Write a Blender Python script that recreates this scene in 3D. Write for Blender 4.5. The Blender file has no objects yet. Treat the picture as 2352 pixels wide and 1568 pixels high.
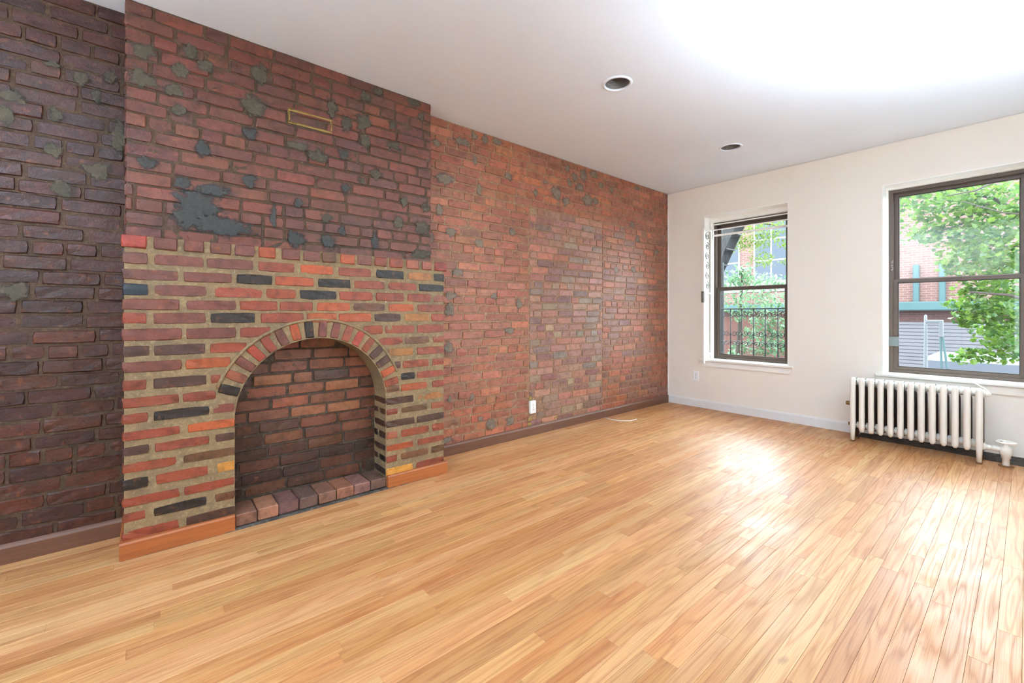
import bpy, math, random
from mathutils import Vector, noise, Matrix

# ------------------------------------------------------------------ camera, world, light
scene = bpy.context.scene
COL = scene.collection
FPX, CX, HY = 997.0, 1176.0, 721.0          # focal length in px, principal column, horizon row (2352 x 1568 frame)
YAW = math.radians(49.9)
CAM = Vector((2.91, 0.0, 1.098))
FW = Vector((-math.sin(YAW), math.cos(YAW), 0.0))
RT = Vector((math.cos(YAW), math.sin(YAW), 0.0))

cam_data = bpy.data.cameras.new('camera')
cam_data.sensor_width = 36.0
cam_data.lens = 36.0 * FPX / 2352.0
cam_data.shift_y = -(784.0 - HY) / 2352.0
cam_data.clip_start = 0.05
cam_data.clip_end = 200
cam = bpy.data.objects.new('camera', cam_data)
cam.location = CAM
cam.rotation_euler = (math.pi / 2, 0, YAW)
COL.objects.link(cam)
scene.camera = cam

world = bpy.data.worlds.new('world')
scene.world = world
world.use_nodes = True
bg = world.node_tree.nodes['Background']
bg.inputs[0].default_value = (0.77, 0.89, 1.0, 1)
bg.inputs[1].default_value = 5.2

sun_data = bpy.data.lights.new('sun', 'SUN')
sun_data.energy = 34.0
sun_data.angle = math.radians(100)
sun_data.color = (0.78, 0.90, 1.0)
sun = bpy.data.objects.new('sun', sun_data)
sun.rotation_euler = (math.radians(-55), 0, math.radians(-3))   # comes in over the street, down into the room
COL.objects.link(sun)

scene.view_settings.view_transform = 'Standard'
scene.view_settings.look = 'None'
scene.view_settings.gamma = 1.0
scene.view_settings.use_curve_mapping = False
scene.view_settings.exposure = 1.08
scene.cycles.max_bounces = 16
scene.cycles.diffuse_bounces = 10
scene.cycles.transparent_max_bounces = 16

H = 2.60            # ceiling
YF = 5.0            # inner face of the window wall
YB = -2.2           # rear wall
XR = 3.66           # right wall
WT = 0.36           # thickness of the window wall


def portal(name, x, y, z, w, h, rx):
    d = bpy.data.lights.new(name, 'AREA')
    d.shape = 'RECTANGLE'
    d.size, d.size_y = w, h
    d.energy = 1
    d.cycles.is_portal = True
    o = bpy.data.objects.new(name, d)
    o.location = (x, y, z)
    o.rotation_euler = (rx, 0, 0)
    COL.objects.link(o)


W1 = (0.466, 1.342)          # window 1 opening in x
W2 = (2.077, 2.953)          # window 2 opening in x
WZ = (0.56, 2.24)            # openings in z
portal('window_portal', sum(W1) / 2, YF + .33, 1.4, .84, 1.62, -math.pi / 2)
portal('window_portal.001', sum(W2) / 2, YF + .33, 1.4, .84, 1.62, -math.pi / 2)


# ------------------------------------------------------------------ helpers
def ray(px, py):
    return FW + RT * ((px - CX) / FPX) + Vector((0, 0, 1)) * ((HY - py) / FPX)


def on_x(px, py, x):
    r = ray(px, py)
    return CAM + r * ((x - CAM.x) / r.x)


def on_y(px, py, y):
    r = ray(px, py)
    return CAM + r * ((y - CAM.y) / r.y)


def on_z(px, py, z):
    r = ray(px, py)
    return CAM + r * ((z - CAM.z) / r.z)


def proj(p):
    d = Vector(p) - CAM
    t = d.dot(FW)
    if t < 0.05:
        return None
    return CX + FPX * d.dot(RT) / t, HY - FPX * d.z / t, t


def in_view(p, m=30):
    q = proj(p)
    return q is not None and -m < q[0] < 2352 + m and -m < q[1] < 1568 + m


def lin(c):
    out = []
    for v in c[:3]:
        v /= 255.0
        out.append(v / 12.92 if v <= 0.04045 else ((v + 0.055) / 1.055) ** 2.4)
    return (out[0], out[1], out[2], 1.0)


def jit(c, rng, a=.10, h=.04, sat=.80):
    k = 1 + rng.uniform(-a, a)
    g = .35 * c[0] + .5 * c[1] + .15 * c[2]
    c = tuple(g + (v - g) * sat for v in c)
    return tuple(max(0, min(255, v * k * (1 + rng.uniform(-h, h)))) for v in c)


def link(name, mesh, mat=None, parent=None):
    o = bpy.data.objects.new(name, mesh)
    if mat is not None and not mesh.materials:
        mesh.materials.append(mat)
    COL.objects.link(o)
    if parent is not None:
        o.parent = parent
    return o


def empty(name, loc=(0, 0, 0)):
    o = bpy.data.objects.new(name, None)
    o.empty_display_size = .05
    o.location = loc
    COL.objects.link(o)
    return o


def tag(o, label=None, cat=None, group=None, kind=None):
    if label:
        o['label'] = label
    if cat:
        o['category'] = cat
    if group:
        o['group'] = group
    if kind:
        o['kind'] = kind
    return o


class MB:
    """collects geometry for one mesh"""
    def __init__(s):
        s.v, s.f, s.c = [], [], []

    def add(s, vs, fs, col=None):
        b = len(s.v)
        s.v += [tuple(p) for p in vs]
        s.f += [tuple(i + b for i in f) for f in fs]
        if col is not None:
            s.c += [col] * len(vs)
        return s

    def box(s, x0, x1, y0, y1, z0, z1, bev=0.0, col=None):
        if bev <= 0:
            vs = [(x, y, z) for x in (x0, x1) for y in (y0, y1) for z in (z0, z1)]
            fs = [(0, 1, 3, 2), (4, 6, 7, 5), (0, 4, 5, 1), (2, 3, 7, 6), (0, 2, 6, 4), (1, 5, 7, 3)]
            return s.add(vs, fs, col)
        b = min(bev, .49 * (x1 - x0), .49 * (y1 - y0), .49 * (z1 - z0))
        c = ((x0 + x1) / 2, (y0 + y1) / 2, (z0 + z1) / 2)
        h = ((x1 - x0) / 2, (y1 - y0) / 2, (z1 - z0) / 2)
        idx, vs = {}, []
        for sx in (-1, 1):
            for sy in (-1, 1):
                for sz in (-1, 1):
                    sg = (sx, sy, sz)
                    for a in range(3):
                        p = [c[i] + sg[i] * (h[i] - (0 if i == a else b)) for i in range(3)]
                        idx[sg, a] = len(vs)
                        vs.append(p)
        fs = []
        for a in range(3):
            u, w = [i for i in range(3) if i != a]
            for sa in (-1, 1):
                q = []
                for su, sw in ((-1, -1), (1, -1), (1, 1), (-1, 1)):
                    sg = [0, 0, 0]
                    sg[a], sg[u], sg[w] = sa, su, sw
                    q.append(idx[tuple(sg), a])
                fs.append(q)
        for a in range(3):
            u, w = [i for i in range(3) if i != a]
            for su in (-1, 1):
                for sw in (-1, 1):
                    q = []
                    for sa, k in ((-1, u), (-1, w), (1, w), (1, u)):
                        sg = [0, 0, 0]
                        sg[a], sg[u], sg[w] = sa, su, sw
                        q.append(idx[tuple(sg), k])
                    fs.append(q)
        for sx in (-1, 1):
            for sy in (-1, 1):
                for sz in (-1, 1):
                    fs.append([idx[(sx, sy, sz), a] for a in range(3)])
        return s.add(vs, fs, col)

    def tube(s, pts, r, n=8, caps=True, col=None):
        pts = [Vector(p) for p in pts]
        rs = r if isinstance(r, (list, tuple)) else [r] * len(pts)
        vs, fs = [], []
        prev = None
        for i, p in enumerate(pts):
            d = (pts[min(i + 1, len(pts) - 1)] - pts[max(i - 1, 0)])
            d = d.normalized() if d.length > 1e-9 else Vector((0, 0, 1))
            if prev is None:
                a = Vector((0, 0, 1)) if abs(d.z) < .9 else Vector((1, 0, 0))
                u = d.cross(a).normalized()
            else:
                u = (prev - d * prev.dot(d)).normalized()
            prev = u
            w = d.cross(u)
            for k in range(n):
                t = 2 * math.pi * k / n
                vs.append(p + (u * math.cos(t) + w * math.sin(t)) * rs[i])
        for i in range(len(pts) - 1):
            for k in range(n):
                k2 = (k + 1) % n
                fs.append((i * n + k, i * n + k2, (i + 1) * n + k2, (i + 1) * n + k))
        if caps:
            fs.append(tuple(range(n - 1, -1, -1)))
            m = (len(pts) - 1) * n
            fs.append(tuple(range(m, m + n)))
        return s.add(vs, fs, col)

    def lathe(s, prof, n=32, axis='z', at=(0, 0, 0)):
        """prof: list of (radius, height)"""
        vs, fs = [], []
        for r, h in prof:
            for k in range(n):
                t = 2 * math.pi * k / n
                a, b = r * math.cos(t), r * math.sin(t)
                p = {'z': (a, b, h), 'x': (h, a, b), 'y': (b, h, a)}[axis]
                vs.append((p[0] + at[0], p[1] + at[1], p[2] + at[2]))
        for i in range(len(prof) - 1):
            for k in range(n):
                k2 = (k + 1) % n
                fs.append((i * n + k, i * n + k2, (i + 1) * n + k2, (i + 1) * n + k))
        return s.add(vs, fs)

    def prism(s, poly, axis, a0, a1):
        """extrude a 2-d polygon along an axis: x -> poly in (y,z); y -> (x,z); z -> (x,y)"""
        n = len(poly)
        vs = []
        for a in (a0, a1):
            for p, q in poly:
                vs.append({'x': (a, p, q), 'y': (p, a, q), 'z': (p, q, a)}[axis])
        fs = [tuple(range(n - 1, -1, -1)), tuple(range(n, 2 * n))]
        for i in range(n):
            j = (i + 1) % n
            fs.append((i, j, n + j, n + i))
        return s.add(vs, fs)

    def mesh(s, name, smooth=False, mat=None):
        me = bpy.data.meshes.new(name)
        me.from_pydata(s.v, [], s.f)
        if s.c:
            at = me.color_attributes.new('Col', 'FLOAT_COLOR', 'POINT')
            at.data.foreach_set('color', [x for c in s.c for x in c])
        if smooth:
            me.polygons.foreach_set('use_smooth', [True] * len(me.polygons))
        if mat:
            me.materials.append(mat)
        me.validate()
        me.update()
        return me

    def build(s, name, mat, parent=None, smooth=False):
        return link(name, s.mesh(name, smooth, mat), None, parent)


def recalc(o):
    import bmesh
    bm = bmesh.new()
    bm.from_mesh(o.data)
    bmesh.ops.recalc_face_normals(bm, faces=bm.faces)
    bm.to_mesh(o.data)
    bm.free()
    return o


# ------------------------------------------------------------------ materials
def new_mat(name):
    m = bpy.data.materials.new(name)
    m.use_nodes = True
    nt = m.node_tree
    b = nt.nodes['Principled BSDF']
    return m, nt, b


def nd(nt, t, **kw):
    n = nt.nodes.new(t)
    for k, v in kw.items():
        if k in n.inputs.keys() if hasattr(n.inputs, 'keys') else False:
            n.inputs[k].default_value = v
        else:
            setattr(n, k, v)
    return n


def mixc(nt, a, b, fac, blend='MIX'):
    n = nt.nodes.new('ShaderNodeMix')
    n.data_type = 'RGBA'
    n.blend_type = blend
    for sock, val in ((n.inputs[0], fac), (n.inputs[6], a), (n.inputs[7], b)):
        if isinstance(val, bpy.types.NodeSocket):
            nt.links.new(val, sock)
        else:
            sock.default_value = val
    return n.outputs[2]


def math_n(nt, op, a, b=0.0, c=None):
    n = nt.nodes.new('ShaderNodeMath')
    n.operation = op
    for i, v in enumerate((a, b) if c is None else (a, b, c)):
        if isinstance(v, bpy.types.NodeSocket):
            nt.links.new(v, n.inputs[i])
        else:
            n.inputs[i].default_value = v
    return n.outputs[0]


def ramp(nt, fac, stops):
    n = nt.nodes.new('ShaderNodeValToRGB')
    e = n.color_ramp.elements
    while len(e) < len(stops):
        e.new(.5)
    for i, (p, c) in enumerate(stops):
        e[i].position = p
        e[i].color = c if len(c) == 4 else (*c, 1)
    nt.links.new(fac, n.inputs[0])
    return n.outputs[0]


def noise_n(nt, vec, scale, detail=3, rough=.55, dist=0.0):
    n = nt.nodes.new('ShaderNodeTexNoise')
    n.inputs['Scale'].default_value = scale
    n.inputs['Detail'].default_value = detail
    n.inputs['Roughness'].default_value = rough
    n.inputs['Distortion'].default_value = dist
    if vec is not None:
        nt.links.new(vec, n.inputs['Vector'])
    return n.outputs[0]


def position(nt):
    return nt.nodes.new('ShaderNodeNewGeometry').outputs['Position']


def bump(nt, b, h, strength, dist=.002):
    n = nt.nodes.new('ShaderNodeBump')
    n.inputs['Strength'].default_value = strength
    n.inputs['Distance'].default_value = dist
    nt.links.new(h, n.inputs['Height'])
    nt.links.new(n.outputs[0], b.inputs['Normal'])


def G(v):
    return (v, v, v, 1)


def plain(name, rgb, rough=.5, metal=0.0, var=.06, scale=8.0, bmp=.0, spec=.5, coat=0.0):
    m, nt, b = new_mat(name)
    p = position(nt)
    n = noise_n(nt, p, scale, 4)
    c = lin(rgb)
    dark = tuple(max(0, v * (1 - var * 2)) for v in c[:3]) + (1,)
    lite = tuple(min(1, v * (1 + var)) for v in c[:3]) + (1,)
    nt.links.new(mixc(nt, dark, lite, n), b.inputs['Base Color'])
    b.inputs['Roughness'].default_value = rough
    b.inputs['Metallic'].default_value = metal
    b.inputs['Specular IOR Level'].default_value = spec
    b.inputs['Coat Weight'].default_value = coat
    if bmp:
        bump(nt, b, noise_n(nt, p, scale * 12, 3), bmp, .001)
    return m


def brick_mat(name, from_attr):
    m, nt, b = new_mat(name)
    p = position(nt)
    if from_attr:
        a = nt.nodes.new('ShaderNodeVertexColor')
        a.layer_name = 'Col'
        base = a.outputs[0]
    else:
        base = nt.nodes.new('ShaderNodeObjectInfo').outputs['Color']
    big = noise_n(nt, p, 17, 3, .6)
    c = mixc(nt, base, mixc(nt, base, G(.42), 1.0, 'MULTIPLY'), ramp(nt, big, [(.46, G(0)), (.72, G(.85))]))
    warm = noise_n(nt, p, 31, 2, .5)
    c = mixc(nt, c, lin((182, 104, 62)), ramp(nt, warm, [(.6, G(0)), (.85, G(.35))]))
    fine = noise_n(nt, p, 260, 3, .65)
    c = mixc(nt, c, mixc(nt, c, G(.55), 1.0, 'MULTIPLY'), ramp(nt, fine, [(.45, G(0)), (.75, G(.7))]))
    lime = noise_n(nt, p, 75, 4, .7)
    c = mixc(nt, c, lin((196, 172, 150)), ramp(nt, lime, [(.70, G(0)), (.80, G(.45))]))
    nt.links.new(c, b.inputs['Base Color'])
    nt.links.new(ramp(nt, noise_n(nt, p, 40, 3), [(.3, G(.26)), (.75, G(.54))]), b.inputs['Roughness'])
    b.inputs['Specular IOR Level'].default_value = .5
    hgt = math_n(nt, 'ADD', noise_n(nt, p, 55, 4, .65), math_n(nt, 'MULTIPLY', noise_n(nt, p, 330, 2, .6), .35))
    bump(nt, b, hgt, .75, .004)
    return m


def mortar_mat(name, rgb1, rgb2, rgb3, rough=.6, spec=.4):
    m, nt, b = new_mat(name)
    p = position(nt)
    c = mixc(nt, lin(rgb1), lin(rgb2), ramp(nt, noise_n(nt, p, 9, 4, .6), [(.35, G(0)), (.65, G(1))]))
    c = mixc(nt, c, lin(rgb3), ramp(nt, noise_n(nt, p, 46, 4, .65), [(.5, G(0)), (.72, G(.8))]))
    fine = noise_n(nt, p, 300, 3, .6)
    c = mixc(nt, c, mixc(nt, c, G(.5), 1.0, 'MULTIPLY'), ramp(nt, fine, [(.45, G(0)), (.75, G(.7))]))
    nt.links.new(c, b.inputs['Base Color'])
    b.inputs['Roughness'].default_value = rough
    b.inputs['Specular IOR Level'].default_value = spec
    hgt = math_n(nt, 'ADD', noise_n(nt, p, 80, 4, .7), math_n(nt, 'MULTIPLY', noise_n(nt, p, 420, 2, .6), .4))
    bump(nt, b, hgt, .9, .005)
    return m


def wood_floor_mat(name, from_attr):
    m, nt, b = new_mat(name)
    geo = nt.nodes.new('ShaderNodeNewGeometry')
    oi = nt.nodes.new('ShaderNodeObjectInfo')
    if from_attr:
        a = nt.nodes.new('ShaderNodeVertexColor')
        a.layer_name = 'Col'
        base = a.outputs[0]
        rnd = geo.outputs['Random Per Island']
    else:
        base = oi.outputs['Color']
        rnd = oi.outputs['Random']
    off = nt.nodes.new('ShaderNodeCombineXYZ')
    nt.links.new(math_n(nt, 'MULTIPLY', rnd, 37.0), off.inputs[0])
    nt.links.new(math_n(nt, 'MULTIPLY', rnd, 91.0), off.inputs[1])
    add = nt.nodes.new('ShaderNodeVectorMath')
    add.operation = 'ADD'
    nt.links.new(geo.outputs['Position'], add.inputs[0])
    nt.links.new(off.outputs[0], add.inputs[1])

    def stretch(v, s):
        n = nt.nodes.new('ShaderNodeVectorMath')
        n.operation = 'MULTIPLY'
        nt.links.new(v, n.inputs[0])
        n.inputs[1].default_value = s
        return n.outputs[0]
    v = add.outputs[0]
    # cathedral figure: contour lines of a stretched noise field
    field = noise_n(nt, stretch(v, (14, .95, 1)), 1.0, 2, .4, .2)
    fr = math_n(nt, 'PINGPONG', math_n(nt, 'MULTIPLY', field, 9.0), 0.5)
    lines = ramp(nt, fr, [(0.0, G(1)), (.26, G(.12)), (.5, G(0))])
    grain = noise_n(nt, stretch(v, (380, 4, 1)), 1.0, 3, .6)
    wide = noise_n(nt, stretch(v, (24, .5, 1)), 1.0, 3, .6)
    c = mixc(nt, base, mixc(nt, base, lin((214, 150, 100)), 1.0, 'MULTIPLY'), ramp(nt, wide, [(.48, G(0)), (.8, G(.5))]))
    c = mixc(nt, c, mixc(nt, c, lin((186, 132, 92)), 1.0, 'MULTIPLY'), math_n(nt, 'MULTIPLY', lines, .36))
    c = mixc(nt, c, mixc(nt, c, lin((190, 140, 100)), 1.0, 'MULTIPLY'), ramp(nt, grain, [(.45, G(0)), (.7, G(.5))]))
    knot = noise_n(nt, stretch(v, (16, 5, 1)), 1.0, 2, .4)
    c = mixc(nt, c, lin((96, 52, 26)), ramp(nt, knot, [(.74, G(0)), (.82, G(.55))]))
    nt.links.new(c, b.inputs['Base Color'])
    rn = noise_n(nt, geo.outputs['Position'], 3.5, 4, .6)
    r = ramp(nt, rn, [(.3, G(.33)), (.7, G(.50))])
    nt.links.new(math_n(nt, 'ADD', r, math_n(nt, 'MULTIPLY', lines, .10)), b.inputs['Roughness'])
    b.inputs['Specular IOR Level'].default_value = .55
    h = math_n(nt, 'SUBTRACT', math_n(nt, 'MULTIPLY', grain, .35), math_n(nt, 'MULTIPLY', lines, .5))
    bump(nt, b, h, .22, .0012)
    return m


def stain_wood(name, rgb, dark, rough=.4):
    m, nt, b = new_mat(name)
    p = position(nt)
    mp = nt.nodes.new('ShaderNodeVectorMath')
    mp.operation = 'MULTIPLY'
    mp.inputs[1].default_value = (12, 1.3, 30)
    nt.links.new(p, mp.inputs[0])
    g = noise_n(nt, mp.outputs[0], 2.2, 5, .65)
    c = mixc(nt, lin(rgb), lin(dark), ramp(nt, g, [(.35, G(0)), (.75, G(.85))]))
    s = noise_n(nt, p, 38, 4, .7)
    c = mixc(nt, c, lin((70, 42, 26)), ramp(nt, s, [(.62, G(0)), (.8, G(.6))]))
    nt.links.new(c, b.inputs['Base Color'])
    b.inputs['Roughness'].default_value = rough
    bump(nt, b, g, .2, .002)
    return m


def paint_mat(name, rgb, rough=.55, chips=None, stain=None):
    m, nt, b = new_mat(name)
    p = position(nt)
    n = noise_n(nt, p, 1.6, 4, .6)
    c0 = lin(rgb)
    c = mixc(nt, tuple(v * .93 for v in c0[:3]) + (1,), c0, n)
    if stain:
        s = noise_n(nt, p, 2.3, 5, .62)
        c = mixc(nt, c, lin(stain), ramp(nt, s, [(.55, G(0)), (.85, G(.5))]))
    if chips:
        k = noise_n(nt, p, 34, 5, .75)
        c = mixc(nt, c, lin(chips), ramp(nt, k, [(.68, G(0)), (.74, G(.8))]))
    nt.links.new(c, b.inputs['Base Color'])
    b.inputs['Roughness'].default_value = rough
    h = math_n(nt, 'ADD', noise_n(nt, p, 6, 3), math_n(nt, 'MULTIPLY', noise_n(nt, p, 110, 2), .15))
    bump(nt, b, h, .12, .004)
    return m


def glass_mat(name, grey_layer=0.0):
    m = bpy.data.materials.new(name)
    m.use_nodes = True
    nt = m.node_tree
    nt.nodes.clear()
    out = nt.nodes.new('ShaderNodeOutputMaterial')
    tr = nt.nodes.new('ShaderNodeBsdfTransparent')
    tr.inputs[0].default_value = (.955, .975, .965, 1)
    gl = nt.nodes.new('ShaderNodeBsdfGlossy')
    gl.inputs['Roughness'].default_value = .02
    fr = nt.nodes.new('ShaderNodeFresnel')
    fr.inputs[0].default_value = 1.45
    mx = nt.nodes.new('ShaderNodeMixShader')
    nt.links.new(math_n(nt, 'MULTIPLY', fr.outputs[0], .5), mx.inputs[0])
    nt.links.new(tr.outputs[0], mx.inputs[1])
    nt.links.new(gl.outputs[0], mx.inputs[2])
    last = mx.outputs[0]
    if grey_layer:
        df = nt.nodes.new('ShaderNodeBsdfTranslucent')
        df.inputs[0].default_value = (.85, .85, .86, 1)
        d2 = nt.nodes.new('ShaderNodeMixShader')
        p = position(nt)
        sp = nt.nodes.new('ShaderNodeSeparateXYZ')
        nt.links.new(p, sp.inputs[0])
        # a whitish film over the pane, thinning along the sash
        gx = nt.nodes.new('ShaderNodeMapRange')
        gx.inputs[1].default_value, gx.inputs[2].default_value = 2.15, 2.6
        gx.inputs[3].default_value, gx.inputs[4].default_value = 1.0, 0.0
        nt.links.new(sp.outputs[0], gx.inputs[0])
        nz = noise_n(nt, p, 4, 4, .6)
        f = math_n(nt, 'MULTIPLY', math_n(nt, 'MULTIPLY', gx.outputs[0], nz), grey_layer)
        f = math_n(nt, 'ADD', f, .001)
        nt.links.new(f, d2.inputs[0])
        nt.links.new(last, d2.inputs[1])
        nt.links.new(df.outputs[0], d2.inputs[2])
        last = d2.outputs[0]
    nt.links.new(last, out.inputs[0])
    return m


def leaf_mat(name, c1, c2):
    m = bpy.data.materials.new(name)
    m.use_nodes = True
    nt = m.node_tree
    nt.nodes.clear()
    out = nt.nodes.new('ShaderNodeOutputMaterial')
    rnd = nt.nodes.new('ShaderNodeNewGeometry').outputs['Random Per Island']
    c = mixc(nt, lin(c1), lin(c2), rnd)
    df = nt.nodes.new('ShaderNodeBsdfDiffuse')
    tl = nt.nodes.new('ShaderNodeBsdfTranslucent')
    gl = nt.nodes.new('ShaderNodeBsdfGlossy')
    gl.inputs['Roughness'].default_value = .4
    nt.links.new(c, df.inputs[0])
    nt.links.new(c, tl.inputs[0])
    mx = nt.nodes.new('ShaderNodeMixShader')
    mx.inputs[0].default_value = .5
    nt.links.new(df.outputs[0], mx.inputs[1])
    nt.links.new(tl.outputs[0], mx.inputs[2])
    m2 = nt.nodes.new('ShaderNodeMixShader')
    m2.inputs[0].default_value = .04
    nt.links.new(mx.outputs[0], m2.inputs[1])
    nt.links.new(gl.outputs[0], m2.inputs[2])
    nt.links.new(m2.outputs[0], out.inputs[0])
    return m


def far_brick_mat(name, c1, c2, mo, scale=1.0):
    m, nt, b = new_mat(name)
    tc = position(nt)
    mp = nt.nodes.new('ShaderNodeMapping')
    mp.inputs['Rotation'].default_value = (math.pi / 2, 0, 0)
    nt.links.new(tc, mp.inputs[0])
    br = nt.nodes.new('ShaderNodeTexBrick')
    br.inputs['Color1'].default_value = lin(c1)
    br.inputs['Color2'].default_value = lin(c2)
    br.inputs['Mortar'].default_value = lin(mo)
    br.inputs['Scale'].default_value = 1.0
    br.inputs['Brick Width'].default_value = .21 * scale
    br.inputs['Row Height'].default_value = .07 * scale
    br.inputs['Mortar Size'].default_value = .008
    nt.links.new(mp.outputs[0], br.inputs['Vector'])
    nt.links.new(br.outputs[0], b.inputs['Base Color'])
    b.inputs['Roughness'].default_value = .9
    return m


M = dict(
    brick=brick_mat('sealed_brick', False),
    brick_attr=brick_mat('sealed_brick_field', True),
    mortar=mortar_mat('old_mortar', (152, 112, 84), (136, 104, 80), (192, 166, 132)),
    mortar_tan=mortar_mat('tan_mortar', (144, 119, 84), (120, 102, 76), (166, 144, 106), .65),
    mortar_dark=mortar_mat('dark_old_mortar', (84, 60, 42), (70, 52, 37), (108, 88, 66)),  # darker for breast and alcove; the alcove's shade is in the tone
    mortar_soot=mortar_mat('sooty_mortar', (74, 58, 44), (58, 48, 40), (112, 98, 84), .65),
    cement=mortar_mat('cement_smear', (92, 84, 68), (74, 69, 58), (112, 102, 84), .62),
    cement_lit=mortar_mat('lit_cement_smear', (136, 122, 106), (112, 102, 92), (160, 144, 124), .55),  # lighter copy of the cement, main wall's stronger light put into the colour
    cement_blue=mortar_mat('dark_cement_smear', (60, 62, 63), (68, 66, 62), (88, 84, 76), .5),
    foam=mortar_mat('ochre_filler', (172, 140, 74), (150, 124, 70), (190, 164, 104), .7),
    floor=wood_floor_mat('oak_strip', False),
    floor_attr=wood_floor_mat('oak_strip_field', True),
    subfloor=plain('subfloor', (40, 26, 16), .9),
    base_orange=stain_wood('orange_stained_wood', (172, 98, 50), (130, 70, 34)),
    base_brown=stain_wood('brown_stained_wood', (112, 74, 54), (84, 54, 40), .45),
    wall=paint_mat('wall_paint', (236, 230, 220), .6, None, (226, 215, 200)),
    ceiling=paint_mat('ceiling_paint', (232, 242, 254), .75),
    white=paint_mat('white_gloss', (243, 241, 236), .35),
    white_chip=paint_mat('chipped_white_gloss', (238, 235, 228), .38, (150, 132, 112)),
    base_white=paint_mat('skirting_paint', (226, 226, 226), .4, None, (196, 192, 188)),
    rad=paint_mat('radiator_enamel', (236, 233, 224), .33, (176, 152, 120)),
    rad_inner=plain('dark_brown_iron', (78, 58, 50), .55, .1, .2, 30, .2),  # inner columns dark brown throughout
    rust=plain('rusty_iron', (120, 84, 48), .7, .2, .2, 60, .3),
    brass=plain('aged_brass', (150, 120, 76), .4, .8, .15, 40),
    bronze=plain('bronze_aluminium', (90, 76, 67), .4, .3, .06, 12),
    gasket=plain('dark_gasket', (34, 30, 30), .6),
    glass=glass_mat('window_glass'),
    glass_filmy=glass_mat('filmy_window_glass', .022),
    plastic=plain('white_plastic', (236, 236, 234), .35, 0, .01),
    slot=plain('slot_dark', (30, 28, 28), .6),
    steel=plain('grey_steel', (118, 113, 104), .45, .15),
    can=plain('can_inner', (124, 120, 118), .4, .1, .1, 14),
    lens=plain('frosted_lamp', (150, 132, 112), .4),
    iron=plain('black_iron', (26, 26, 28), .6, .2),
    cable=plain('white_cable', (232, 230, 226), .45, 0, .02),
    tape=plain('grey_tape', (112, 120, 120), .35, 0, .05),
    grey_layer=mortar_mat('grey_debris', (92, 86, 80), (60, 54, 50), (120, 114, 106), .9, .2),
    far_brick=far_brick_mat('facade_brick', (116, 82, 76), (104, 72, 66), (128, 108, 100)),
    far_dark=far_brick_mat('facade_dark_brick', (74, 46, 44), (60, 38, 38), (84, 60, 56)),
    far_red=plain('painted_red_wall', (92, 58, 50), .85, 0, .12, 2),
    teal=plain('teal_paint', (56, 84, 86), .6, 0, .06, 2),
    clap=plain('grey_clapboard', (104, 100, 104), .8, 0, .08, 3),
    truck_paint=plain('truck_paint', (84, 88, 98), .5, 0, .04, 2),
    stone=plain('pale_stone', (132, 130, 127), .8, 0, .06, 3),
    far_glass=plain('facade_window_glass', (54, 62, 74), .1, 0, .1, 1.5),
    far_frame=plain('facade_window_frame', (150, 148, 148), .6),
    asphalt=plain('asphalt', (70, 70, 72), .9, 0, .1, 4),
    paving=plain('paving', (126, 124, 120), .9, 0, .08, 3),
    pale_metal=plain('pale_metal', (92, 94, 98), .45, .05, .03, 2),
    rubber=plain('tyre_rubber', (28, 28, 30), .8),
    bark=plain('bark', (62, 52, 44), .9, 0, .25, 16, .6),
    leaf_maple=leaf_mat('maple_leaf', (36, 76, 20), (96, 122, 40)),
    leaf_locust=leaf_mat('locust_leaf', (66, 90, 28), (96, 112, 42)),
    leaf_pale=leaf_mat('pale_leaf', (70, 104, 70), (116, 140, 104)),
)

# ------------------------------------------------------------------ brick tools
_tmpl = {}


def brick_template(w, h, seed, rough=1.0):
    """a worn brick, front face towards +x, centred; few triangles, shared between alike bricks"""
    key = (round(w, 3), round(h, 3), seed, rough)
    if key in _tmpl:
        return _tmpl[key]
    rng = random.Random(hash(key) & 0xffff)
    nx = max(1, round(w / .055))
    nz = 2
    c = .0035
    vs, fs = [], []
    for j in range(nz + 1):
        for i in range(nx + 1):
            y = -w / 2 + c + (w - 2 * c) * i / nx
            z = -h / 2 + c + (h - 2 * c) * j / nz
            corner = (i in (0, nx)) and (j in (0, nz))
            x = rng.uniform(-.0016, .0006) * rough
            if corner:
                y -= math.copysign(rng.uniform(.0005, .004), y)
                z -= math.copysign(rng.uniform(.0005, .003), z)
                x -= .0012
            vs.append((x, y + rng.uniform(-1, 1) * .0012, z + rng.uniform(-1, 1) * .0012))

    def vid(i, j):
        return j * (nx + 1) + i
    for j in range(nz):
        for i in range(nx):
            fs.append((vid(i, j), vid(i + 1, j), vid(i + 1, j + 1), vid(i, j + 1)))
    ring = [(i, 0) for i in range(nx)] + [(nx, j) for j in range(nz)] + [(i, nz) for i in range(nx, 0, -1)] + [(0, j) for j in range(nz, 0, -1)]
    b0 = len(vs)
    n = len(ring)
    for i, j in ring:
        y = -w / 2 + w * i / nx
        z = -h / 2 + h * j / nz
        if (i in (0, nx)) and (j in (0, nz)):
            y -= math.copysign(rng.uniform(.0005, .004), y)
            z -= math.copysign(rng.uniform(.0005, .003), z)
        vs.append((-.007, y + rng.uniform(-1, 1) * .0015 * rough, z + rng.uniform(-1, 1) * .0015 * rough))
    for k in range(n):
        y, z = vs[b0 + k][1:]
        vs.append((-.03, y, z))
    for k in range(n):
        k2 = (k + 1) % n
        a, a2 = vid(*ring[k]), vid(*ring[k2])
        fs.append((a, b0 + k, b0 + k2, a2))
        fs.append((b0 + k, b0 + n + k, b0 + n + k2, b0 + k2))
    _tmpl[key] = (vs, fs)
    return _tmpl[key]


_bmesh = {}


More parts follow.
